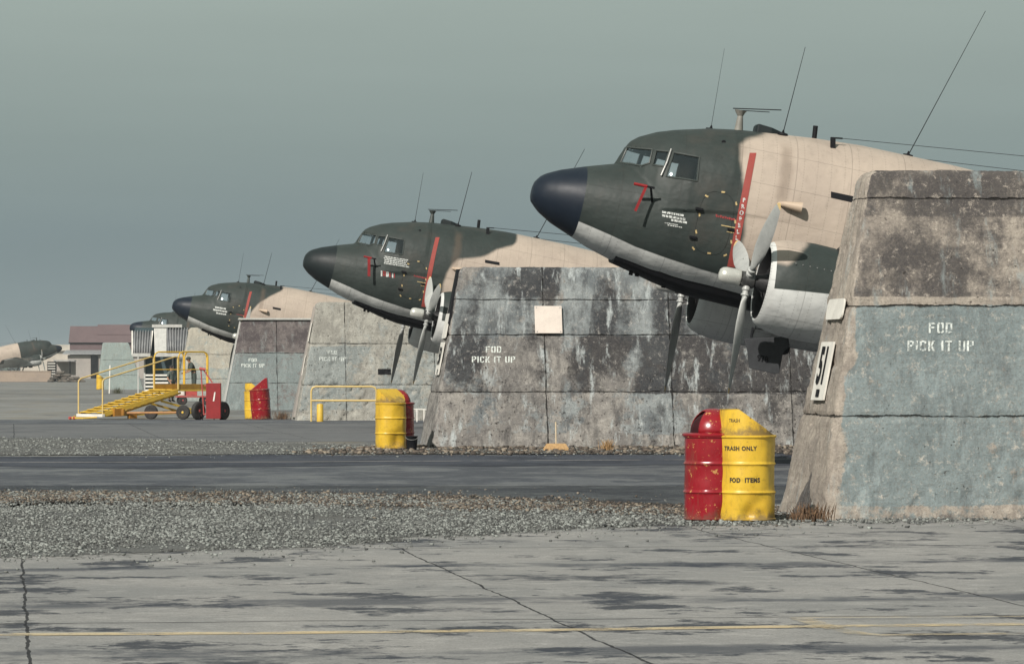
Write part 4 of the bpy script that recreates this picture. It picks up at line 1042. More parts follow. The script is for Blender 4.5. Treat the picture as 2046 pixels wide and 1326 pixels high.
            for r_, wd, th_, tw in ST:
                tw = R(tw); cd = tg * cos(tw) - ax * sin(tw); nd = tg * sin(tw) + ax * cos(tw)
                ring = [c_ + d_ * r_ + cd * (wd / 2 * cos(2 * pi * j / 14)) + nd * (th_ / 2 * sin(2 * pi * j / 14)) for j in range(14)]
                if r_ <= 1.69: rg.append(ring)
                if r_ >= 1.69: rg2.append(ring)
            mb = MB(); mb.loft(rg); bl = mb.build('blade', M['blade'], pr, smooth=True, ang=40)
            mb = MB(); mb.loft(rg2); mb.build('blade_tip', M['cream'], pr, smooth=True, ang=40)
        # main gear
        wx, wz = -6.4, -2.57; mb = MB()
        for q in (-.28, .28): mb.tube([(-5.6, yc + q, -1.2), (wx + .02, yc + q, wz)], .05, 8)
        mb.tube([(-7.2, yc, -1.2), (wx, yc - .25, wz + .1)], .03, 6); mb.tube([(wx, yc - .3, wz), (wx, yc + .3, wz)], .045, 8)
        gear = part(mb, 'main_gear', M['steel'])
        mb = MB(); mb.lathe([(-.18, .30), (-.2, .42), (-.17, .53), (-.07, .57), (.07, .57), (.17, .53), (.2, .42), (.18, .30)], (wx, yc, wz), 'y', 32); mb.build('tyre', M['rubber'], gear, smooth=True)
        mb = MB(); mb.lathe([(-.19, .08), (-.15, .2), (-.19, .30), (.19, .30), (.15, .2), (.19, .08)], (wx, yc, wz), 'y', 24); mb.build('wheel_rim', M['steel'], gear, smooth=True)
    # --- tail
    mb = MB(); 
    for (x0, z0, ch0, x1, z1, ch1) in ((-13.6, 1.3, 4.2, -16.9, 4.3, 1.7),):
        f0, f1q = foil(ch0, .08), foil(ch1, .07); mid = foil((ch0 + ch1) / 2 * .92, .08)
        mb.loft([[Vector((x0 + a_, b_ * 1, z0 - .4)) for a_, b_ in f0], [Vector(((x0 + x1) / 2 - .1 + a_, b_, (z0 + z1) / 2)) for a_, b_ in mid], [Vector((x1 + a_, b_, z1)) for a_, b_ in f1q], [Vector((x1 - .5 + a_ * .6, b_ * .5, z1 + .35)) for a_, b_ in f1q]])
    mb.at = {'tan': [.3] * len(mb.v), 'grey': [-1] * len(mb.v)}; part(mb, 'tail_fin', M['skin_a'], ang=50)
    mb = MB(); rg = []
    for y_, xl, ch in ((-4.0, -17.2, 1.1), (-3.6, -16.9, 1.5), (0, -15.9, 2.7), (3.6, -16.9, 1.5), (4.0, -17.2, 1.1)): rg.append([Vector((xl + a_, y_, 1.05 + b_)) for a_, b_ in foil(ch, .09)])
    mb.loft(rg); mb.at = {'tan': [.3] * len(mb.v), 'grey': [-1] * len(mb.v)}; part(mb, 'tailplane', M['skin_a'], ang=50)
    mb = MB(); mb.tube([(-16.9, 0, .25), (-17.6, 0, -.32)], .05, 8); mb.lathe([(-.09, .1), (-.1, .2), (-.05, .24), (.05, .24), (.1, .2), (.09, .1)], (-17.6, 0, -.40), 'y', 20); part(mb, 'tail_wheel', M['rubber'])
    return root
M['mast'] = paint('grey_mast_paint', (.25, .24, .21), None, 5, .6)
M['skin_frame'] = paint('green_frame_paint', (.050, .060, .055), (.035, .043, .040), 4, .5)

T1 = [(1548, 200), (1545, 262), (1528, 268), (1498, 276), (1482, 288), (1478, 320), (1484, 400), (1482, 470), (1466, 540), (1452, 620), (1450, 760), (2900, 900), (2900, 200)]
T2 = [(1050, 380), (1042, 462), (1030, 489), (990, 499), (966, 513), (913, 518), (901, 528), (891, 545), (883, 569), (878, 600), (870, 700), (1900, 760), (1900, 380)]
T3 = [(575, 540), (566, 579), (539, 592), (517, 605), (504, 620), (490, 640), (484, 690), (1100, 700), (1100, 540)]
N2 = pose(605.8, 520.7, 98.9); N3 = pose(344.0, 609.6, 167.9); N4 = pose(259.0, 653.6, 256.0)
make_aircraft('nearest green and tan transport with black radome behind the sign 51 wall', N1, T1, 1, decals=1)
make_aircraft('second transport, all-green nose with red pitot cover, behind the dark stained wall', N2, T2, 1.6, decals=2, radome='radome_g')
make_aircraft('third transport with blue-black radome and tan rear above the two-tone wall', N3, T3, 2, decals=3)
make_aircraft('fourth transport, its nose above the corrugated shelter', N4, None, 2, decals=None, stripe=False)
# a tan one far off on the left, facing right
RTf = Matrix.Rotation(R(14), 4, 'Z') @ Matrix.Rotation(-PITCH, 4, 'Y')
N5 = at(124, 695, 500)
make_aircraft('far tan aircraft facing right beyond the low sandy wall', N5, None, 3, group=None, M0=Matrix.Translation(N5) @ RTf, stripe=False, decals=None,
              tan_fn=lambda v: .5 if v[0] < -5.6 and abs(v[1]) < 1.5 else -.5)

# hanging plate with number under the near engine
PN = RT0 = Matrix.Rotation(pi + A, 4, 'Z')
t = thing('cover_panel', 'dark panel numbered 978 hanging under the near engine', 'panel', at(1522, 745, 59.3))
p = MB(); pts = [at(1486, 676, 59.3), at(1575, 672, 59.3), at(1578, 690, 59.3), at(1564, 706, 59.3), at(1557, 745, 59.3), at(1550, 747, 59.3), at(1497, 735, 59.3), at(1493, 700, 59.3)]
org = t.location; p.prism([q - org for q in pts], (0, .05, 0)); p.build('panel', paint('dark_panel', (.045, .048, .052), None, 5, .7, spec=.2), t, bevel=.008)
d = MB()
for q in font_tris('978', .03): d.add([at(1524 + x * 15, 717 - y * 17 + x * 3, 59.29) - org for x, y in q], [(0, 1, 2)])
d.build('numerals', M['black'], t)
p = MB()
for qx in (1500, 1560): p.tube([at(qx, 682, 59.32) - org, at(qx + 4, 655, 59.5) - org], .02, 6)
p.build('strap', M['black'], t)

# ------------------------------------------------------------------ trash drums
def drum_mesh(r=.2925, h=.88, n=56, dent=.012, seed=0, kink=None):
    mb = MB(); prof = []
    zs = [0, .012, .024, .03]; rs = [r * .985, r + .010, r + .010, r]
    z = .06
    while z < h - .05: zs.append(z); rs.append(r); z += .0105
    zs += [h - .028, h - .024, h - .008, h]; rs += [r, r + .012, r + .014, r + .006]
    rings = []
    for z, r0 in zip(zs, rs):
        for zb in (h / 3, 2 * h / 3):
            k = abs(z - zb); r0 += .014 * math.exp(-(k / .011) ** 2)
        ring = []
        for k in range(n):
            t_ = 2 * pi * k / n; d_ = dent * noise.noise(Vector((cos(t_) * 1.6 + seed * 7, sin(t_) * 1.6, z * 2.6)))
            if kink:
                for (ka, kz, kd, kw) in kink:
                    da = (t_ - ka + pi) % (2 * pi) - pi; d_ -= kd * math.exp(-(da / kw) ** 2 - ((z - kz) / (kw * .35)) ** 2)
            d_ += dent * .5 * noise.noise(Vector((cos(t_) * 4 + seed * 3, sin(t_) * 4, z * 7)))
            ring.append(Vector((cos(t_) * (r0 + d_), sin(t_) * (r0 + d_), z)))
        rings.append(ring)
    mb.loft(rings); return mb
def hood_mesh(r=.285, H=.27, x0=-.09, n=56):
    """sheet-metal hood: flat behind, sloping down to the front rim (local +x)"""
    mb = MB(); zz = lambda x: H if x < x0 else H * max(0.02, (r - x) / (r - x0))
    cols = []; 
    ring0 = []; ring1 = []
    for k in range(n):
        t_ = 2 * pi * k / n; x, y = r * cos(t_), r * sin(t_); f_ = 1 - .05 * zz(x) / H
        ring0.append(Vector((x, y, 0))); ring1.append(Vector((x * (1 if x > x0 else f_), y * f_, zz(x))))
    mb.loft([ring0, ring1], cap=False)
    # roof strips
    N_ = 14; xs_ = [-r * .95 + (x0 + r * .95) * i / 4 for i in range(5)] + [x0 + (r - x0) * i / N_ for i in range(1, N_ + 1)]
    vs = []
    for x in xs_:
        y = math.sqrt(max(0, r * r - x * x)) * .955; vs += [(x, -y, zz(x)), (x, y, zz(x))]
    mb.add(vs, [(2 * i, 2 * i + 1, 2 * i + 3, 2 * i + 2) for i in range(len(xs_) - 1)])
    return mb
def drum(label, loc, color, hood, rotz=0, hrot=0, seed=0, kink=None, text=False, s=1.0, group='steel trash drums'):
    m = M['drum_yellow'] if color == 'y' else M['drum_red']
    t = thing('trash_drum', label, 'trash drum', loc, rotz, group); t.scale = (s, s, s)
    b = drum_mesh(seed=seed, kink=kink).build('drum_body', m, t, smooth=True, ang=50)
    if hood == 'slope':
        h = hood_mesh(); o = h.build('hood', m, t, smooth=True, ang=30); o.location = (0, 0, .878); o.rotation_euler = (0, 0, hrot)
    elif hood == 'wedge':
        mb = MB(); mb.lathe([(0, .30), (.012, .30)], (0, 0, .885), n=40); mb.prism([(-.24, -.2, .9), (.26, -.2, .9), (.26, -.2, 1.22), (.20, -.2, 1.22)], (0, .4, 0)); o = mb.build('hood', m, t, bevel=.01); o.rotation_euler = (0, 0, hrot)
    else:
        mb = MB(); mb.lathe([(.862, .300), (.872, .318), (.890, .318), (.90, .30), (.905, .262)], n=48, cap=False)
        mb.build('lid_rim', m, t, smooth=True)
        mb = MB(); pr = [(.90 + .255 * sin(R(q)), .262 * cos(R(q))) for q in range(0, 91, 9)]; pr[-1] = (pr[-1][0], .004)
        mb.lathe(pr, n=48, cap=False); gp = R(190)
        keep = []
        for f in mb.f:
            c = sum((Vector(mb.v[i]) for i in f), Vector()) / len(f); a_ = (math.atan2(c.y, c.x) - gp + pi) % (2 * pi) - pi
            if abs(a_) < .75 and .91 < c.z < 1.12: continue
            keep.append(f)
        mb.f = keep; dm = mb.build('dome', m, t, smooth=True, ang=60); dm.rotation_euler = (0, 0, hrot)
        sm = dm.modifiers.new('s', 'SOLIDIFY'); sm.thickness = .006
        mb = MB(); rg = []
        for q in range(0, 75, 12):
            rr_ = .235 * cos(R(q)); rg.append([Vector((rr_ * cos(gp + a_ * .1) , rr_ * sin(gp + a_ * .1), .90 + .215 * sin(R(q)))) for a_ in range(-9, 10, 2)])
        mb.loft(rg, cap=False, closed=False); fl = mb.build('flap', M['flap'], t, smooth=True); fl.rotation_euler = (0, 0, hrot)
    if text and color == 'y':
        vs_ = [Vector(v.co) for v in b.data.vertices] + [Vector(v.co) + Vector((0, 0, .878)) for v in o.data.vertices]; nb_ = len(b.data.vertices)
        bv = BVHTree.FromPolygons(vs_, [tuple(p.vertices) for p in b.data.polygons] + [tuple(i + nb_ for i in p.vertices) for p in o.data.polygons])
        def wrap(polys, sx, sz, ang, zc_, par):
            d = MB()
            for q in polys:
                for t3 in subdiv([(x * sx, y * sz) for x, y in q], .02):
                    vs = []
                    for x, y in t3:
                        a_ = ang + x / .297; dr = Vector((cos(a_), sin(a_), 0)); h_ = bv.ray_cast(dr * .6 + Vector((0, 0, zc_ + y)), -dr)
                        vs.append(h_[0] + dr * .0022)
                    d.add(vs, [(0, 1, 2)])
            d.build('lettering', M['st_black'], par)
        wrap(font_tris('TRASH ONLY', .05, 1.15), .054, .060, R(-90) - .30, .745, b)
        wrap(font_tris('FOD  ITEMS', .06, 1.15), .056, .064, R(-90) - .12, .42, b)
        wrap(font_tris('TRASH', .02), .045, .05, R(-90) - .52, 1.03, b)
    return t
pl = gnd(1491, 1043); pl.z = .02
drum('yellow trash drum with sloping hood at the nearest wall', pl, 'y', 'slope', 0, 0, 1, [(R(-88), .07, .06, .26), (R(-66), .20, .025, .25), (R(-60), .07, .03, .15), (R(-20), .45, .015, .4)], True)
pl = Vector(((1424 - 1023) / FPX * 39.75, 39.75, .02))
drum('red trash drum with domed lid beside the nearest yellow drum', pl, 'r', 'dome', 0, 0, 2, [(R(-70), .06, .04, .22), (R(-110), .5, .015, .4)])
pl = gnd(780.5, 898); pl.z = .02
drum('dented yellow hooded drum left of the dark stained wall', pl, 'y', 'slope', 0, R(-42), 3, [(R(-62), .13, .085, .50)], False, 1.02)
pl = Vector(((797 - 1023) / FPX * 76.2, 76.2, .02)); drum('red drum hidden behind the dented yellow drum', pl, 'r', 'dome', 0, R(180), 4)
pl = gnd(522.5, 838); pl.z = .01; t = drum('leaning red drum with wedge hood near the pipe barrier', pl, 'r', 'wedge', 0, 0, 5, None, False, 1.05); t.rotation_euler = (0, R(-4), 0)
pl = Vector(((506.5 - 1023) / FPX * 121.0, 121.0, .01)); t = drum('yellow drum half hidden behind the leaning red drum', pl, 'y', 'slope', 0, R(10), 6, None, False, .98)
pl = gnd(200, 778); drum('far yellow drum at the foot of the farthest wall', pl, 'y', 'slope', 0, 0, 7, None)
pl = gnd(226, 777.5); drum('far red drum at the foot of the farthest wall', pl, 'r', 'wedge', 0, 0, 8, None)
# bucket
p = gnd(823, 900); t = thing('bucket', 'black bucket on the ground right of the dented yellow drum', 'bucket', p)
mb = MB(); mb.lathe([(0, .085), (.005, .09), (.26, .112), (.275, .122), (.285, .118), (.28, .108), (.03, .085)], n=28, cap=False); mb.lathe([(.01, .088), (.012, .088)], n=28); mb.build('pail', M['black'], t, smooth=True)
mb = MB(); mb.tube([(.118 * cos(R(q)), -.03 - .10 * sin(R(q)) , .27 - .06 * sin(R(q))) for q in range(0, 181, 15)], .005, 5); mb.build('handle', M['steel'], t)
# broom leaning on the wall
p = gnd(1111, 901); t = thing('push_broom', 'straw push broom leaning on the dark stained wall', 'broom', p, A)
mb = MB(); r0 = []
for z, w_, d_ in ((0, .25, .05), (.06, .24, .05), (.15, .17, .03)): r0.append([Vector((-w_, -d_, z)), Vector((w_, -d_, z)), Vector((w_, d_, z)), Vector((-w_, d_, z))])
mb.loft(r0); 
for i in range(60):
    x = -.25 + .5 * i / 59; mb.tube([(x * .75, random.uniform(-.03, .03), .14), (x * random.uniform(.98, 1.06), random.uniform(-.07, .03), random.uniform(0, .02))], .006, 4)
mb.build('bristles', M['straw'], t)
mb = MB(); mb.tube([(0, 0, .14), (.01, .12, .56)], .014, 8); mb.build('handle', M['wood'], t, smooth=True)

# dry weeds
def tuft(label, p, n_, h, sp, m, name='dry_weed'):
    mb = MB(); rr = random.Random(int(p.x * 100))
    for i in range(n_):
        a_ = rr.uniform(0, 2 * pi); l_ = h * rr.uniform(.4, 1.1); b_ = Vector((rr.gauss(0, sp * .4), rr.gauss(0, sp * .3), 0)); tp = b_ + Vector((cos(a_) * l_ * .6, sin(a_) * l_ * .5, l_))
        w_ = .002 + .004 * rr.random(); md = (b_ + tp) / 2 + Vector((0, 0, l_ * .15)); sd = Vector((-sin(a_), cos(a_), 0)) * w_
        mb.add([b_ - sd, b_ + sd, md + sd, md - sd, tp], [(0, 1, 2, 3), (3, 2, 4)])
    o = mb.build(name, m); o.location = p; return tag(o, label, 'weed', 'dry weeds at the foot of the walls')
q = gnd(1618, 1042); tuft('dry brown weed at the corner of the nearest wall', q, 260, .20, .26, M['drygrass'])
tuft('dry tuft at the foot of the dark stained wall right of the broom', gnd(1213, 901), 160, .24, .10, M['straw'])
tuft('dark weed between the two-tone wall and the pitted wall', gnd(563, 838), 200, .3, .3, M['drygrass'])

# ------------------------------------------------------------------ pipe barrier, bollard, white rail
M['barrier'] = paint('pale_yellow_paint', (.62, .46, .17), (.52, .38, .15), 4, .55, .1)
Yb = 115.5
def g3(px, py, Y): return at(px, py, Y)
t = thing('pipe_barrier', 'pale yellow pipe barrier in front of the pitted wall', 'barrier', Vector(((686 - 1023) / FPX * Yb, Yb, 0)), 0); o_ = t.location
def hoop(a, b, c, z0, z1, r, rc):
    return [Vector((a, b, z0)), Vector((a, b, z1 - rc)), Vector((a + rc * .3, b, z1 - rc * .3)), Vector((a + rc, b, z1)), Vector((c - rc, b, z1)), Vector((c - rc * .3, b, z1 - rc * .3)), Vector((c, b, z1 - rc)), Vector((c, b, z0))]
s_ = FPX / Yb; xL, xR = (622 - 686) / s_, (752 - 686) / s_; zt = CH + (HZ - 772) / s_; zm = CH + (HZ - 800) / s_
mb = MB(); mb.tube(hoop(xL, 0, xR, 0, zt, .03, .13), .030, 10); mb.build('hoop', M['barrier'], t, smooth=True)
mb = MB(); mb.tube([(xL, 0, zm), (xR, 0, zm)], .033, 10); mb.build('cross_rail', M['barrier'], t, smooth=True)
p = Vector(((639.5 - 1023) / FPX * 115, 115, 0)); t = thing('bollard', 'short yellow bollard under the left end of the pipe barrier', 'bollard', p)
mb = MB(); mb.lathe([(0, .10), (.50, .10), (.53, .085), (.545, .02)], n=20); mb.build('post', M['yellow'], t, smooth=True)
p = Vector(((833 - 1023) / FPX * 114.5, 114.5, 0)); t = thing('low_railing', 'low white railing behind the dented yellow drum', 'railing', p)
mb = MB()
for i in range(-2, 3): mb.box((i * .21, 0, .2), (.035, .035, .4))
mb.tube([(-.45, 0, .41), (.45, 0, .36)], .018, 6); mb.build('rails', M['white'], t)

# ------------------------------------------------------------------ yellow maintenance stand
Ys = 120.0; s_ = FPX / Ys
ori = Vector(((205 - 1023) / s_, Ys, 0)); t = thing('maintenance_stand', 'yellow wheeled maintenance platform with stairs and handrails', 'access stand', ori, R(45))
# local frame: x = run of the stairs (away and right), -y = width towards the camera
Wd = 1.20; run = 3.05; pl_ = 1.26; zd = .92
def st(x, y, z): return (x, y, z)
mb = MB()
for y in (0, Wd): mb.bar((0, y, .14), (run, y, zd - .04), .05, .13)
mb.build('stringer', M['yellow'], t)
for i in range(11):
    f_ = (i + .5) / 11; mb = MB(); mb.box((run * f_, Wd / 2, .20 + (zd - .16) * f_), (.17, Wd - .05, .03)); mb.build('tread', M['yellow'], t)
mb = MB(); mb.box((run + pl_ / 2, Wd / 2, zd - .02), (pl_, Wd, .05)); mb.build('deck', M['yellow'], t)
mb = MB()
for y in (.012, Wd - .012): mb.box((run + pl_ / 2, y, zd + .095), (pl_ - .1, .02, .17))
mb.box((run + pl_ - .012, Wd / 2, zd + .095), (.02, Wd - .1, .17)); mb.build('toe_board', paint('ochre_toe_board', (.36, .20, .03), None, 4, .6), t)
def loop(a, b, z0, z1, rc, r=.024):                    # rail hoop from point a to b
    a, b = Vector(a), Vector(b); d_ = (b - a).normalized(); return MB().tube([a + UP * z0, a + UP * (z1 - rc), a + d_ * rc * .3 + UP * (z1 - rc * .3), a + d_ * rc + UP * z1, b - d_ * rc + UP * z1, b - d_ * rc * .3 + UP * (z1 - rc * .3), b + UP * (z1 - rc), b + UP * z0], r, 8)
zt = CH + (HZ - 702) / s_
for a_, b_ in (((run + .04, 0, 0), (run + pl_, 0, 0)), ((run + .04, Wd, 0), (run + pl_, Wd, 0)), ((run + pl_, .05, 0), (run + pl_, Wd - .05, 0)),):
    loop(a_, b_, zd, zt, .16).build('guard_hoop', M['yellow'], t, smooth=True)
    mb = MB(); mb.tube([Vector(a_) + UP * (CH + (HZ - 738) / s_), Vector(b_) + UP * (CH + (HZ - 738) / s_)], .018, 6); mb.build('mid_rail', M['yellow'], t)
hz0 = CH + (HZ - 757) / s_; hz1 = CH + (HZ - 712) / s_
for y in (0, Wd):
    mb = MB(); mb.tube([(.0, y, .1), (.0, y, hz0 - .08), (.04, y, hz0 - .02), (.12, y, hz0 + .02), (run - .1, y, hz1), (run + .0, y, hz1 - .02), (run + .02, y, zd)], .024, 8); mb.build('handrail', M['barrier'], t, smooth=True)
mb = MB(); mb.box((0, Wd / 2, .13), (.10, Wd + .1, .09)); mb.build('foot_bar', M['white'], t)
mb = MB()                                              # chassis and scissor braces
for y in (.1, Wd - .1): mb.bar((.1, y, .12), (run + pl_ - .1, y, .22), .06, .07); mb.bar((.5, y, .12), (run + .2, y, zd - .1), .05, .06); mb.bar((run + pl_ - .2, y, .2), (run - .6, y, zd * .62), .05, .06)
for x in (.3, 1.6, run + pl_ - .3): mb.bar((x, .1, .16), (x, Wd - .1, .16), .05, .05)
mb.build('chassis', M['yellow'], t)
mb = MB(); mb.box((.55, -.02, .22), (.30, .16, .24)); mb.tube([(.75, -.05, .12), (.75, -.05, .32)], .09, 10); mb.box((1.15, -.05, .10), (.3, .12, .14)); mb.build('hydraulic_pump', paint('orange_brown_paint', (.38, .17, .02), None, 4, .6), t)
mb = MB(); mb.tube([(-.15, .1, .07), (-.5, .35, .05), (-.62, .75, .05), (-.25, Wd - .15, .1)], .03, 6); mb.build('tow_bar', M['yellow'], t)
mb = MB()
for q in ((-.62, .78, .05), (-.55, .66, .05)): mb.tube([Vector(q), Vector(q) + Vector((-.08, .02, 0))], .045, 8)
mb.build('tow_eye', M['pinkred'], t)
def wheel(parent, c, r, w_, axis, rim, name='wheel', tread=True):
    """c centre, axis unit vector across the wheel; tyre with rim as sub-part"""
    ax = Vector(axis).normalized(); mb = MB(); q = ax.to_track_quat('Z', 'Y').to_matrix().to_4x4(); q.translation = Vector(c)
    mb.lathe([(-w_ * .4, r * .5), (-w_ * .5, r * .7), (-w_ * .42, r * .92), (-w_ * .2, r), (w_ * .2, r), (w_ * .42, r * .92), (w_ * .5, r * .7), (w_ * .4, r * .5)], n=32); mb.v = [tuple(q @ Vector(v)) for v in mb.v]
    o = mb.build(name, M['rubber'], parent, smooth=True)
    mb = MB(); mb.lathe([(-w_ * .46, r * .12), (-w_ * .44, r * .16), (-w_ * .25, r * .2), (-w_ * .2, r * .42), (-w_ * .42, r * .52), (w_ * .42, r * .52), (w_ * .2, r * .42), (w_ * .25, r * .2), (w_ * .44, r * .16), (w_ * .46, r * .12)], n=20); mb.v = [tuple(q @ Vector(v)) for v in mb.v]
    mb.build('rim', rim, o, smooth=True)
# wheels: photo columns 302 and 366, axles turned towards the camera
inv = Matrix.Translation(ori) @ Matrix.Rotation(R(45), 4, 'Z'); inv.invert()
for px, dy in ((302, 1.1), (366, .4)):
    c = inv @ Vector(((px - 1023) / FPX * (Ys + dy), Ys + dy, .225)); wheel(t, c, .225, .15, inv.to_3x3() @ Vector((-.28, -.96, 0)), M['yellow'] if px > 350 else M['rubber'])
a_ = inv @ Vector(((240 - 1023) / s_, Ys + .6, .2)); b_ = inv @ Vector(((372 - 1023) / s_, Ys + .6, .22))
mb = MB(); mb.tube([a_, b_], .035, 8); mb.build('axle_tube', paint('rusty_orange', (.45, .22, .08), None, 5, .6), t)

# ------------------------------------------------------------------ red wheeled extinguisher cart
Yc = 119.0; s_ = FPX / Yc; X0 = lambda px: (px - 427) / s_
t = thing('extinguisher_cart', 'red boxed fire extinguisher cart right of the yellow stand', 'cart', Vector(((427 - 1023) / s_, Yc, 0)))
Z0 = lambda py: CH + (HZ - py) / s_
mb = MB(); mb.box((0, 0, (Z0(765) + Z0(836)) / 2), (29 / s_, .32, Z0(765) - Z0(836))); bx = mb.build('box', M['red'], t, bevel=.01)
mb = MB(); mb.prism([(X0(426), -.168, Z0(801)), (X0(429), -.168, Z0(783)), (X0(431.5), -.168, Z0(783)), (X0(429), -.168, Z0(801))], (0, -.006, 0)); mb.build('label', M['white'], bx)
wheel(t, (X0(396), .05, .285), .285, .16, (.80, -.60, 0), M['pinkred']); wheel(t, (X0(445), .25, .285), .285, .16, (.85, -.5, 0), M['pinkred'])
mb = MB()
for a_, b_ in (((X0(401), .1, Z0(738)), (X0(407), .1, .15)), ((X0(407), .1, Z0(740)), (X0(424), .05, Z0(764))), ((X0(401), .1, Z0(738)), (X0(409), .1, Z0(738))), ((X0(405), .1, .18), (X0(440), .1, .2)), ((X0(407), .1, Z0(770)), (X0(414), .1, Z0(770)))): mb.tube([a_, b_], .02, 6)
mb.tube([(X0(398), .06, Z0(736)), (X0(410), .06, Z0(738))], .045, 8); mb.build('frame', M['pinkred'], t)
mb = MB()
for q in (399, 405, 428, 440): mb.tube([(X0(q), -.05, .2), (X0(q), -.05, 0)], .018, 6)
mb.build('stand_leg', M['black'], t)

# ------------------------------------------------------------------ people
def skinned(name, parent, m, chains, sub=1, root0=0):
    """chains: list of lists of (x, y, z, r); points within 1 mm of an earlier one are shared"""
    vs, rs, es = [], [], []
    def idx(p):
        for i, q in enumerate(vs):
            if (Vector(q) - Vector(p[:3])).length < .001: return i
        vs.append(tuple(p[:3])); rs.append(p[3]); return len(vs) - 1
    for ch in chains:
        ids = [idx(p) for p in ch]; es += [(a_, b_) for a_, b_ in zip(ids, ids[1:]) if a_ != b_]
    me = bpy.data.meshes.new(name); me.from_pydata(vs, es, []); me.materials.append(m)
    o = bpy.data.objects.new(name, me); COL.objects.link(o); o.parent = parent
    md = o.modifiers.new('skin', 'SKIN'); md.use_smooth_shade = True
    if not me.skin_vertices: me.attributes.update()
    for i, sv in enumerate(me.skin_vertices[0].data): sv.radius = (rs[i], rs[i]); sv.use_root = (i == root0)
    ss = o.modifiers.new('sub', 'SUBSURF'); ss.levels = sub; ss.render_levels = sub
    return o
def person(label, loc, rotz, pose_, shirt, trousers, cap=None):
    """faces local -y. pose_: dict of joints"""
    J = pose_; t = thing('person', label, 'person', loc, rotz, None)
    v = lambda k: J[k]
    def hand(wr, d_, side):
        w = Vector(wr[:3]); d_ = Vector(d_).normalized(); sd = d_.cross(Vector((0, 1, .01))).normalized(); out = []
        palm = w + d_ * .07
        out.append([(*w, .026), (*(w + d_ * .04), .030), (*palm, .030)])
        for i, L_ in enumerate((.075, .085, .08, .062)):
            b_ = palm + sd * ((i - 1.5) * .020); m1 = b_ + d_ * L_ * .5 + Vector((0, -.008, 0)); m2 = b_ + d_ * L_ + Vector((0, -.03, 0)); out.append([(*palm, .030), (*b_, .010), (*m1, .009), (*m2, .007)])
        th = w + d_ * .03 + sd * .03 * side; out.append([(*(w + d_ * .04), .030), (*th, .011), (*(th + d_ * .04 + sd * .015 * side), .008)])
        return out
    ch = [[(*v('pelvis'), .13), (*v('waist'), .115), (*v('chest'), .135), (*v('neck'), .052), (*v('head0'), .060), (*v('head1'), .092), (*v('head2'), .080)]]
    for s_ in ('L', 'R'):
        ch.append([(*v('chest'), .135), (*v('sh' + s_), .062), (*v('el' + s_), .043), (*v('wr' + s_), .028)])
        d_ = Vector(v('wr' + s_)) - Vector(v('el' + s_)); ch += [[(*v('wr' + s_), .028)] + h[1:] if i == 0 else h for i, h in enumerate(hand(v('wr' + s_), d_, 1 if s_ == 'L' else -1))]
        ch.append([(*v('pelvis'), .13), (*v('hip' + s_), .088), (*v('kn' + s_), .058), (*v('an' + s_), .040), (*v('to' + s_), .032)])
    skinned('body', t, M['skin'], ch)
    c1 = [[(*v('pelvis'), .145), (*v('waist'), .135), (*v('chest'), .155), (*v('neck'), .068)]]
    for s_ in ('L', 'R'):
        e_ = Vector(v('sh' + s_)).lerp(Vector(v('el' + s_)), .9); c1.append([(*v('chest'), .155), (*v('sh' + s_), .080), (*e_, .060)])
    skinned('shirt', t, shirt, c1)
    c2 = [[(*v('waist'), .130), (*v('pelvis'), .150)]]
    for s_ in ('L', 'R'): c2.append([(*v('pelvis'), .150), (*v('hip' + s_), .105), (*v('kn' + s_), .078), (*(Vector(v('an' + s_)) + Vector((0, 0, .06))), .066)])
    skinned('trousers', t, trousers, c2)
    for s_ in ('L', 'R'):
        an, to = Vector(v('an' + s_)), Vector(v('to' + s_)); skinned('boot', t, M['black'], [[(*(an + Vector((0, 0, .08))), .052), (*an, .055), (*((an + to) / 2), .048), (*to, .042)]])
    h = Vector(v('head1')); hd = (Vector(v('head2')) - Vector(v('head0'))).normalized()
    mb = MB()
    for r_ in (.098,):
        mb.lathe([(.0 + r_ * 1.0 * sin(R(q)), r_ * cos(R(q))) for q in range(-20, 91, 10)], h + Vector((0, .012, .02)), n=18, cap=False)
    hr = mb.build('hair', M['hair'], t, smooth=True)
    mb = MB(); f0 = h + Vector((0, -.088, 0)); mb.tube([f0 + Vector((0, 0, .02)), f0 + Vector((0, -.022, -.018))], [.010, .014], 6); mb.tube([f0 + Vector((-.02, -.002, -.045)), f0 + Vector((.02, -.002, -.045))], .006, 5)
    for q in (-1, 1): mb.lathe([(-.01, .02), (.01, .015)], h + Vector((q * .09, .005, -.01)), 'x', 8)
    mb.build('face', M['skin'], t, smooth=True)
    mb = MB()
    for q in (-1, 1): mb.lathe([(-.004, .010), (.004, .008)], f0 + Vector((q * .033, .008, .012)), 'y', 8)
    mb.build('eyes', M['black'], t)
    if cap:
        mb = MB(); mb.lathe([(.02, .106), (.06, .106), (.10, .090), (.125, .05), (.13, .01)], h + Vector((0, .01, 0)), n=20); mb.prism([h + Vector((-.07, -.08, .03)), h + Vector((.07, -.08, .03)), h + Vector((.05, -.17, .02)), h + Vector((-.05, -.17, .02))], (0, 0, .01)); mb.build('cap', cap, t, smooth=True)
    return t
standing = dict(pelvis=(0, 0, .95), waist=(0, -.01, 1.10), chest=(0, 0, 1.33), neck=(0, 0, 1.50), head0=(0, -.01, 1.57), head1=(0, -.015, 1.65), head2=(0, -.01, 1.71),
                shL=(.19, 0, 1.42), elL=(.25, .03, 1.14), wrL=(.23, -.10, .92), shR=(-.19, 0, 1.42), elR=(-.25, .03, 1.14), wrR=(-.22, -.12, .93),
                hipL=(.10, 0, .88), knL=(.12, -.02, .49), anL=(.13, .02, .09), toL=(.15, -.13, .035), hipR=(-.10, 0, .88), knR=(-.12, -.02, .49), anR=(-.13, .02, .09), toR=(-.15, -.13, .035))
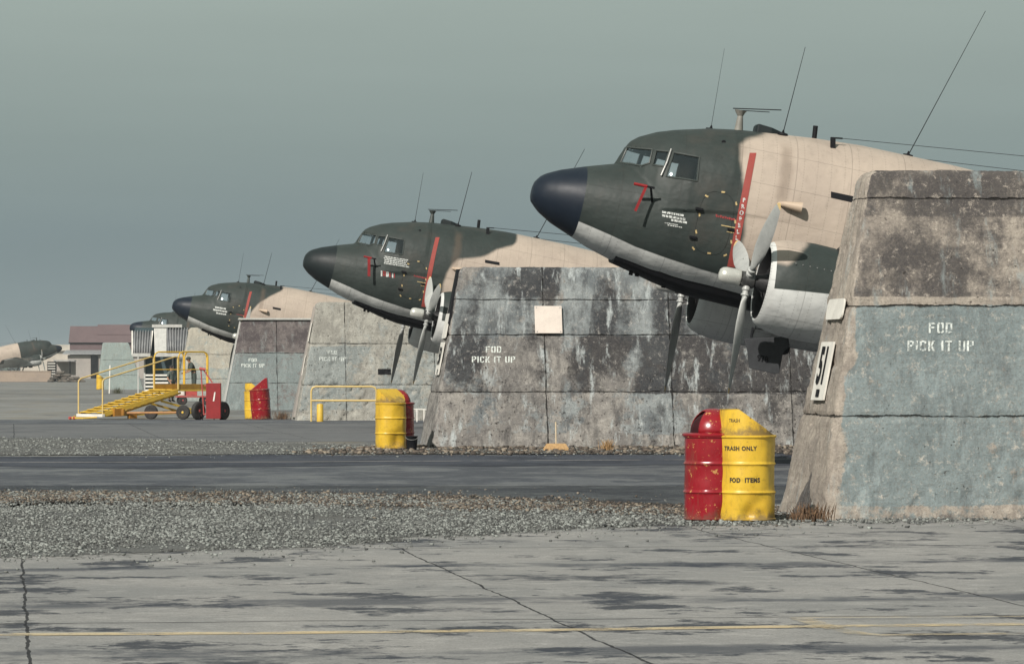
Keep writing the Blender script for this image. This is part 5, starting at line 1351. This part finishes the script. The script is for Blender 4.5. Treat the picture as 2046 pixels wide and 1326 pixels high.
bend = dict(standing); bend.update(waist=(0, -.03, 1.10), chest=(0, -.12, 1.31), neck=(0, -.20, 1.47), head0=(0, -.235, 1.53), head1=(0, -.27, 1.60), head2=(0, -.28, 1.655),
            shL=(.18, -.16, 1.39), elL=(.22, -.20, 1.12), wrL=(.14, -.40, 1.02), shR=(-.18, -.16, 1.39), elR=(-.22, -.20, 1.12), wrR=(-.13, -.42, 1.03))
Yp = 170.0
person('person in dark green shirt and cap seen through the platform rails', Vector(((388 - 1023) / FPX * Yp, Yp, .40)), R(-70), bend, M['cloth_dark'], M['cloth_dark'], M['cloth_dark'])
person('person with bare dark hair behind the platform stair top', Vector(((342 - 1023) / FPX * 183, 183, 0)), R(60), standing, M['cloth_grey'], M['cloth_dark'])
# red tow cart the first person stands on
t = thing('tow_cart', 'small red tow cart under the person in the cap', 'cart', Vector(((386 - 1023) / FPX * Yp, Yp, 0)), R(12))
mb = MB(); mb.box((0, 0, .36), (1.5, .8, .06)); mb.box((-.1, 0, .60), (.5, .5, .40)); mb.build('deck', M['pinkred'], t, bevel=.01)
for x in (-.5, .5):
    for y in (-.34, .34): wheel(t, (x, y, .2), .2, .12, (0, 1, 0), M['pinkred'])
mb = MB(); mb.tube([(-.7, 0, .38), (-.9, 0, .85), (-.7, 0, 1.25)], .02, 6); mb.build('handle', M['black'], t)
mb = MB(); mb.box((-.55, -.1, .62), (.30, .30, .45)); mb.build('white_tank', M['white'], t, bevel=.05)

# ------------------------------------------------------------------ corrugated shelter
Yh = 225.0; s_ = FPX / Yh; ori = Vector(((318 - 1023) / s_, Yh, 0)); t = thing('crew_shelter', 'white framed shelter with two propped corrugated shutters', 'shelter', ori)
X0 = lambda px: (px - 318) / s_; Z0 = lambda py: CH + (HZ - py) / s_
def corr(pa, pb, pc, pd, n_, amp, name, m, rows_=1):
    """corrugated sheet: pa-pb top edge, pd-pc bottom edge"""
    mb = MB(); vs = []; fs = []; K = n_ * 8; nn = (Vector(pb) - Vector(pa)).cross(Vector(pd) - Vector(pa)).normalized()
    for i in range(K + 1):
        u = i / K; o_ = nn * amp * sin(2 * pi * n_ * u)
        for j in range(3): v_ = j / 2; p = Vector(pa).lerp(Vector(pb), u).lerp(Vector(pd).lerp(Vector(pc), u), v_); vs.append(p + o_)
    for i in range(K):
        for j in range(2): fs.append((i * 3 + j, (i + 1) * 3 + j, (i + 1) * 3 + j + 1, i * 3 + j + 1))
    mb.add(vs, fs); o = mb.build(name, m, t, smooth=True, ang=0); o.modifiers.new('s', 'SOLIDIFY').thickness = .01; return o
zt, zb = Z0(661), Z0(706)
corr((X0(266), 0, zt), (X0(304), 0, zt), (X0(304), -1.1, zb), (X0(269), -1.1, zb), 7, .09, 'shutter', M['corr'])
corr((X0(330), 0, Z0(656)), (X0(376), 0, Z0(656)), (X0(374), -1.1, zb), (X0(337), -1.1, zb), 8, .09, 'shutter', M['corr'])
mb = MB(); mb.add([(X0(309), -.05, Z0(656)), (X0(333), -.05, Z0(656)), (X0(336), -1.1, zb), (X0(313), -1.1, zb)], [(0, 1, 2, 3)]); o = mb.build('panel', M['old_white'], t); o.modifiers.new('s', 'SOLIDIFY').thickness = .03
mb = MB(); mb.box((X0(334), -.05, Z0(651)), (60 / s_, .1, .17)); mb.build('header', M['old_white'], t)
for a_, b_ in (((264, 661), (268, 710)), ((305, 661), (303, 710)), ((309, 656), (314, 708)),):
    mb = MB(); mb.bar((X0(a_[0]), 0, Z0(a_[1])), (X0(b_[0]), -1.12, Z0(b_[1])), .07, .07); mb.build('shutter_frame', M['white'], t)
for a_, b_ in ((268, 304), (314, 368)):
    mb = MB(); mb.box(((X0(a_) + X0(b_)) / 2, -1.14, Z0(709)), ((b_ - a_) / s_, .06, .20)); mb.build('sill', M['old_white'], t)
mb = MB(); mb.box((X0(319), .9, 1.2), (62 / s_, 1.6, 2.3)); mb.box((X0(319), .9, 3.2), (100 / s_, 1.6, 1.6)); mb.build('dark_interior', M['teal_dark'], t)
for i in range(6):
    mb = MB(); mb.box((X0(316), .02, .12 + i * .22), (52 / s_, .12, .10)); mb.build('slat', M['white'], t)
for q in (276, 289, 345, 377):
    mb = MB(); mb.box((X0(q), 0, 1.55), (.08, .08, 3.1)); mb.build('post', M['old_white'], t)
# white post with weed
p = gnd(219, 786); t = thing('marker_post', 'thin white post with a weed at its foot', 'post', p); mb = MB(); mb.box((0, 0, .9), (.07, .07, 1.85), Matrix.Rotation(R(1.5), 4, 'Y')); mb.build('post', M['white'], t)
o = tuft('green weed sprawling at the foot of the thin white post', p + Vector((.5, .2, 0)), 240, .45, .4, paint('weed_green', (.05, .065, .03), (.1, .09, .05), 9, .9), 'weed')

# ------------------------------------------------------------------ far background
s_ = FPX / 650.0; t = thing('hangar', 'mauve sheet-metal hangar with a grey lean-to', 'building', Vector(((200 - 1023) / s_, 650, 0)))
X0 = lambda px: (px - 200) / s_; Z0 = lambda py: CH + (HZ - py) / s_
mb = MB(); mb.prism([(X0(137), 0, Z0(684)), (X0(137), 2.5, Z0(651)), (X0(137), 5, Z0(684))], (X0(330) - X0(137), 0, 0)); mb.build('roof', M['brick'], t)
mb = MB(); mb.prism([(X0(192), 1.1, Z0(668)), (X0(192), 2.5, Z0(648)), (X0(192), 3.9, Z0(668))], (X0(330) - X0(192), 0, 0)); mb.build('ridge_roof', M['brick'], t)
mb = MB(); mb.box(((X0(139) + X0(328)) / 2, 2.6, Z0(684) / 2), (X0(328) - X0(139), 4.6, Z0(684) - .1)); mb.build('wall', M['brick'], t)
mb = MB(); mb.box(((X0(137) + X0(330)) / 2, .25, Z0(685.2)), (X0(330) - X0(137), .4, .18)); mb.build('eave', M['black'], t)
mb = MB(); mb.prism([(X0(132), -5, Z0(706)), (X0(132), .2, Z0(699)), (X0(132), .2, Z0(701)), (X0(132), -5, Z0(708))], (X0(330) - X0(132), 0, 0)); mb.build('lean_to_roof', M['corr'], t)
mb = MB(); mb.box(((X0(141) + X0(330)) / 2, -2.2, Z0(709) / 2), (X0(330) - X0(141), 4.0, Z0(709))); mb.build('lean_to_wall', M['beige'], t)
mb = MB(); mb.box((X0(194), -4.3, Z0(710) / 2), (14 / s_, .3, Z0(710))); mb.build('doorway', M['black'], t)
t = thing('long_building', 'long pale low building on the horizon left of the hangar', 'building', Vector(((90 - 1023) / FPX * 1100, 1100, 0))); s2 = FPX / 1100
mb = MB(); mb.box((0, 8, 3.4), (100 / s2, 14, 6.8)); mb.build('wall', M['farroof'], t)
mb = MB(); mb.prism([(-51 / s2, 0, 6.8), (-51 / s2, 8, 8.6), (-51 / s2, 16, 6.8)], (102 / s2, 0, 0)); mb.build('roof', M['farroof'], t)
# low sandy wall, pile, small shed
s3 = FPX / 470; t = thing('low_wall', 'low sandy wall at the far left', 'wall', Vector(((40 - 1023) / s3, 470, 0)))
mb = MB(); mb.box((0, .3, .65), (124 / s3, .6, 1.3)); mb.build('wall_face', M['berm'], t, bevel=.04)
mb = MB(); mb.box((0, .3, 1.33), (125 / s3, .7, .07)); mb.build('coping', M['berm'], t)
t = thing('sandbag_pile', 'dark heap of sandbags beside the low sandy wall', 'sandbags', Vector(((134 - 1023) / s3, 468, 0)))
rr = random.Random(5)
for i in range(46):
    lay = i // 14; x = rr.uniform(-2.1 + lay * .45, 2.1 - lay * .75); mb = MB(); L_ = rr.uniform(.3, .5)
    mb.lathe([(-L_, .06), (-L_ * .8, .15), (0, .19), (L_ * .8, .15), (L_, .06)], (0, 0, 0), 'x', 8); o = mb.build('sandbag', M['sandbag'], t, smooth=True); o.location = (x, rr.uniform(-.3, .3), .15 + lay * .33); o.rotation_euler = (0, rr.uniform(-.2, .2), rr.uniform(-.6, .6))
t = thing('open_shed', 'small open lean-to shed between the far aircraft and hangar', 'shed', Vector(((128 - 1023) / FPX * 520, 520, 0))); s4 = FPX / 520
mb = MB(); mb.box((0, 1, 2.72), (42 / s4, 2.4, .14)); mb.build('roof', M['corr'], t)
for q in (-18, 12):
    mb = MB(); mb.box((q / s4, 0, 1.33), (.16, .16, 2.65)); mb.build('post', M['black'], t)
mb = MB(); mb.box((0, 2.1, 1.3), (40 / s4, .1, 2.6)); mb.build('back_wall', M['beige'], t)
for i in range(7):
    pass
t = thing('striped_rack', 'dark rack with pale shelves under the far aircraft nose', 'rack', Vector(((103 - 1023) / FPX * 480, 480, 0)))
mb = MB(); mb.box((0, .4, 1.25), (1.1, .7, 2.5)); mb.build('frame', M['black'], t)
for i in range(7):
    mb = MB(); mb.box((0, -.02, .35 + i * .32), (.95, .12, .10)); mb.build('shelf', M['white'], t)
# far tree line
t = tag(bpy.data.objects.new('treeline', bpy.data.meshes.new('treeline')), 'dark low tree line on the horizon', 'trees', kind='stuff'); COL.objects.link(t)
mb = MB(); rr = random.Random(9)
for i in range(5200):
    x = rr.uniform(-420, -40); h = 4.5 + 3.5 * noise.noise(Vector((x * .03, 0, 0))) + 1.2 * noise.noise(Vector((x * .2, 3, 0))); z = rr.uniform(0, 1) ** .7 * h; y = 2300 + rr.uniform(-14, 14); s5 = rr.uniform(.7, 1.6); a_, b_ = rr.uniform(0, pi), rr.uniform(-1, 1)
    u_ = Vector((cos(a_), sin(a_), b_ * .5)) * s5; w_ = Vector((-sin(a_) * .5, cos(a_) * .5, 1)).normalized() * s5 * .7; c = Vector((x, y, z)); mb.add([c - u_ - w_, c + u_ - w_, c + u_ + w_, c - u_ + w_], [(0, 1, 2, 3)])
me = t.data; me.from_pydata(mb.v, [], mb.f); me.materials.append(paint('far_foliage', (.05, .07, .05), None, .2, .9))

# thin haze over the whole field
hz = MB(); hz.box((0, 8925, 6.75), (18300, 18350, 15.5))
hm = bpy.data.materials.new('haze_air'); hm.use_nodes = True; ht = hm.node_tree; ht.nodes.remove(ht.nodes['Principled BSDF'])
hv = ht.nodes.new('ShaderNodeVolumePrincipled'); hv.inputs['Color'].default_value = (.78, .83, .86, 1); hv.inputs['Density'].default_value = .00015
ht.links.new(hv.outputs[0], ht.nodes['Material Output'].inputs['Volume'])
ho = hz.build('haze', hm); tag(ho, 'thin pale haze over the whole airfield', 'haze', kind='stuff')
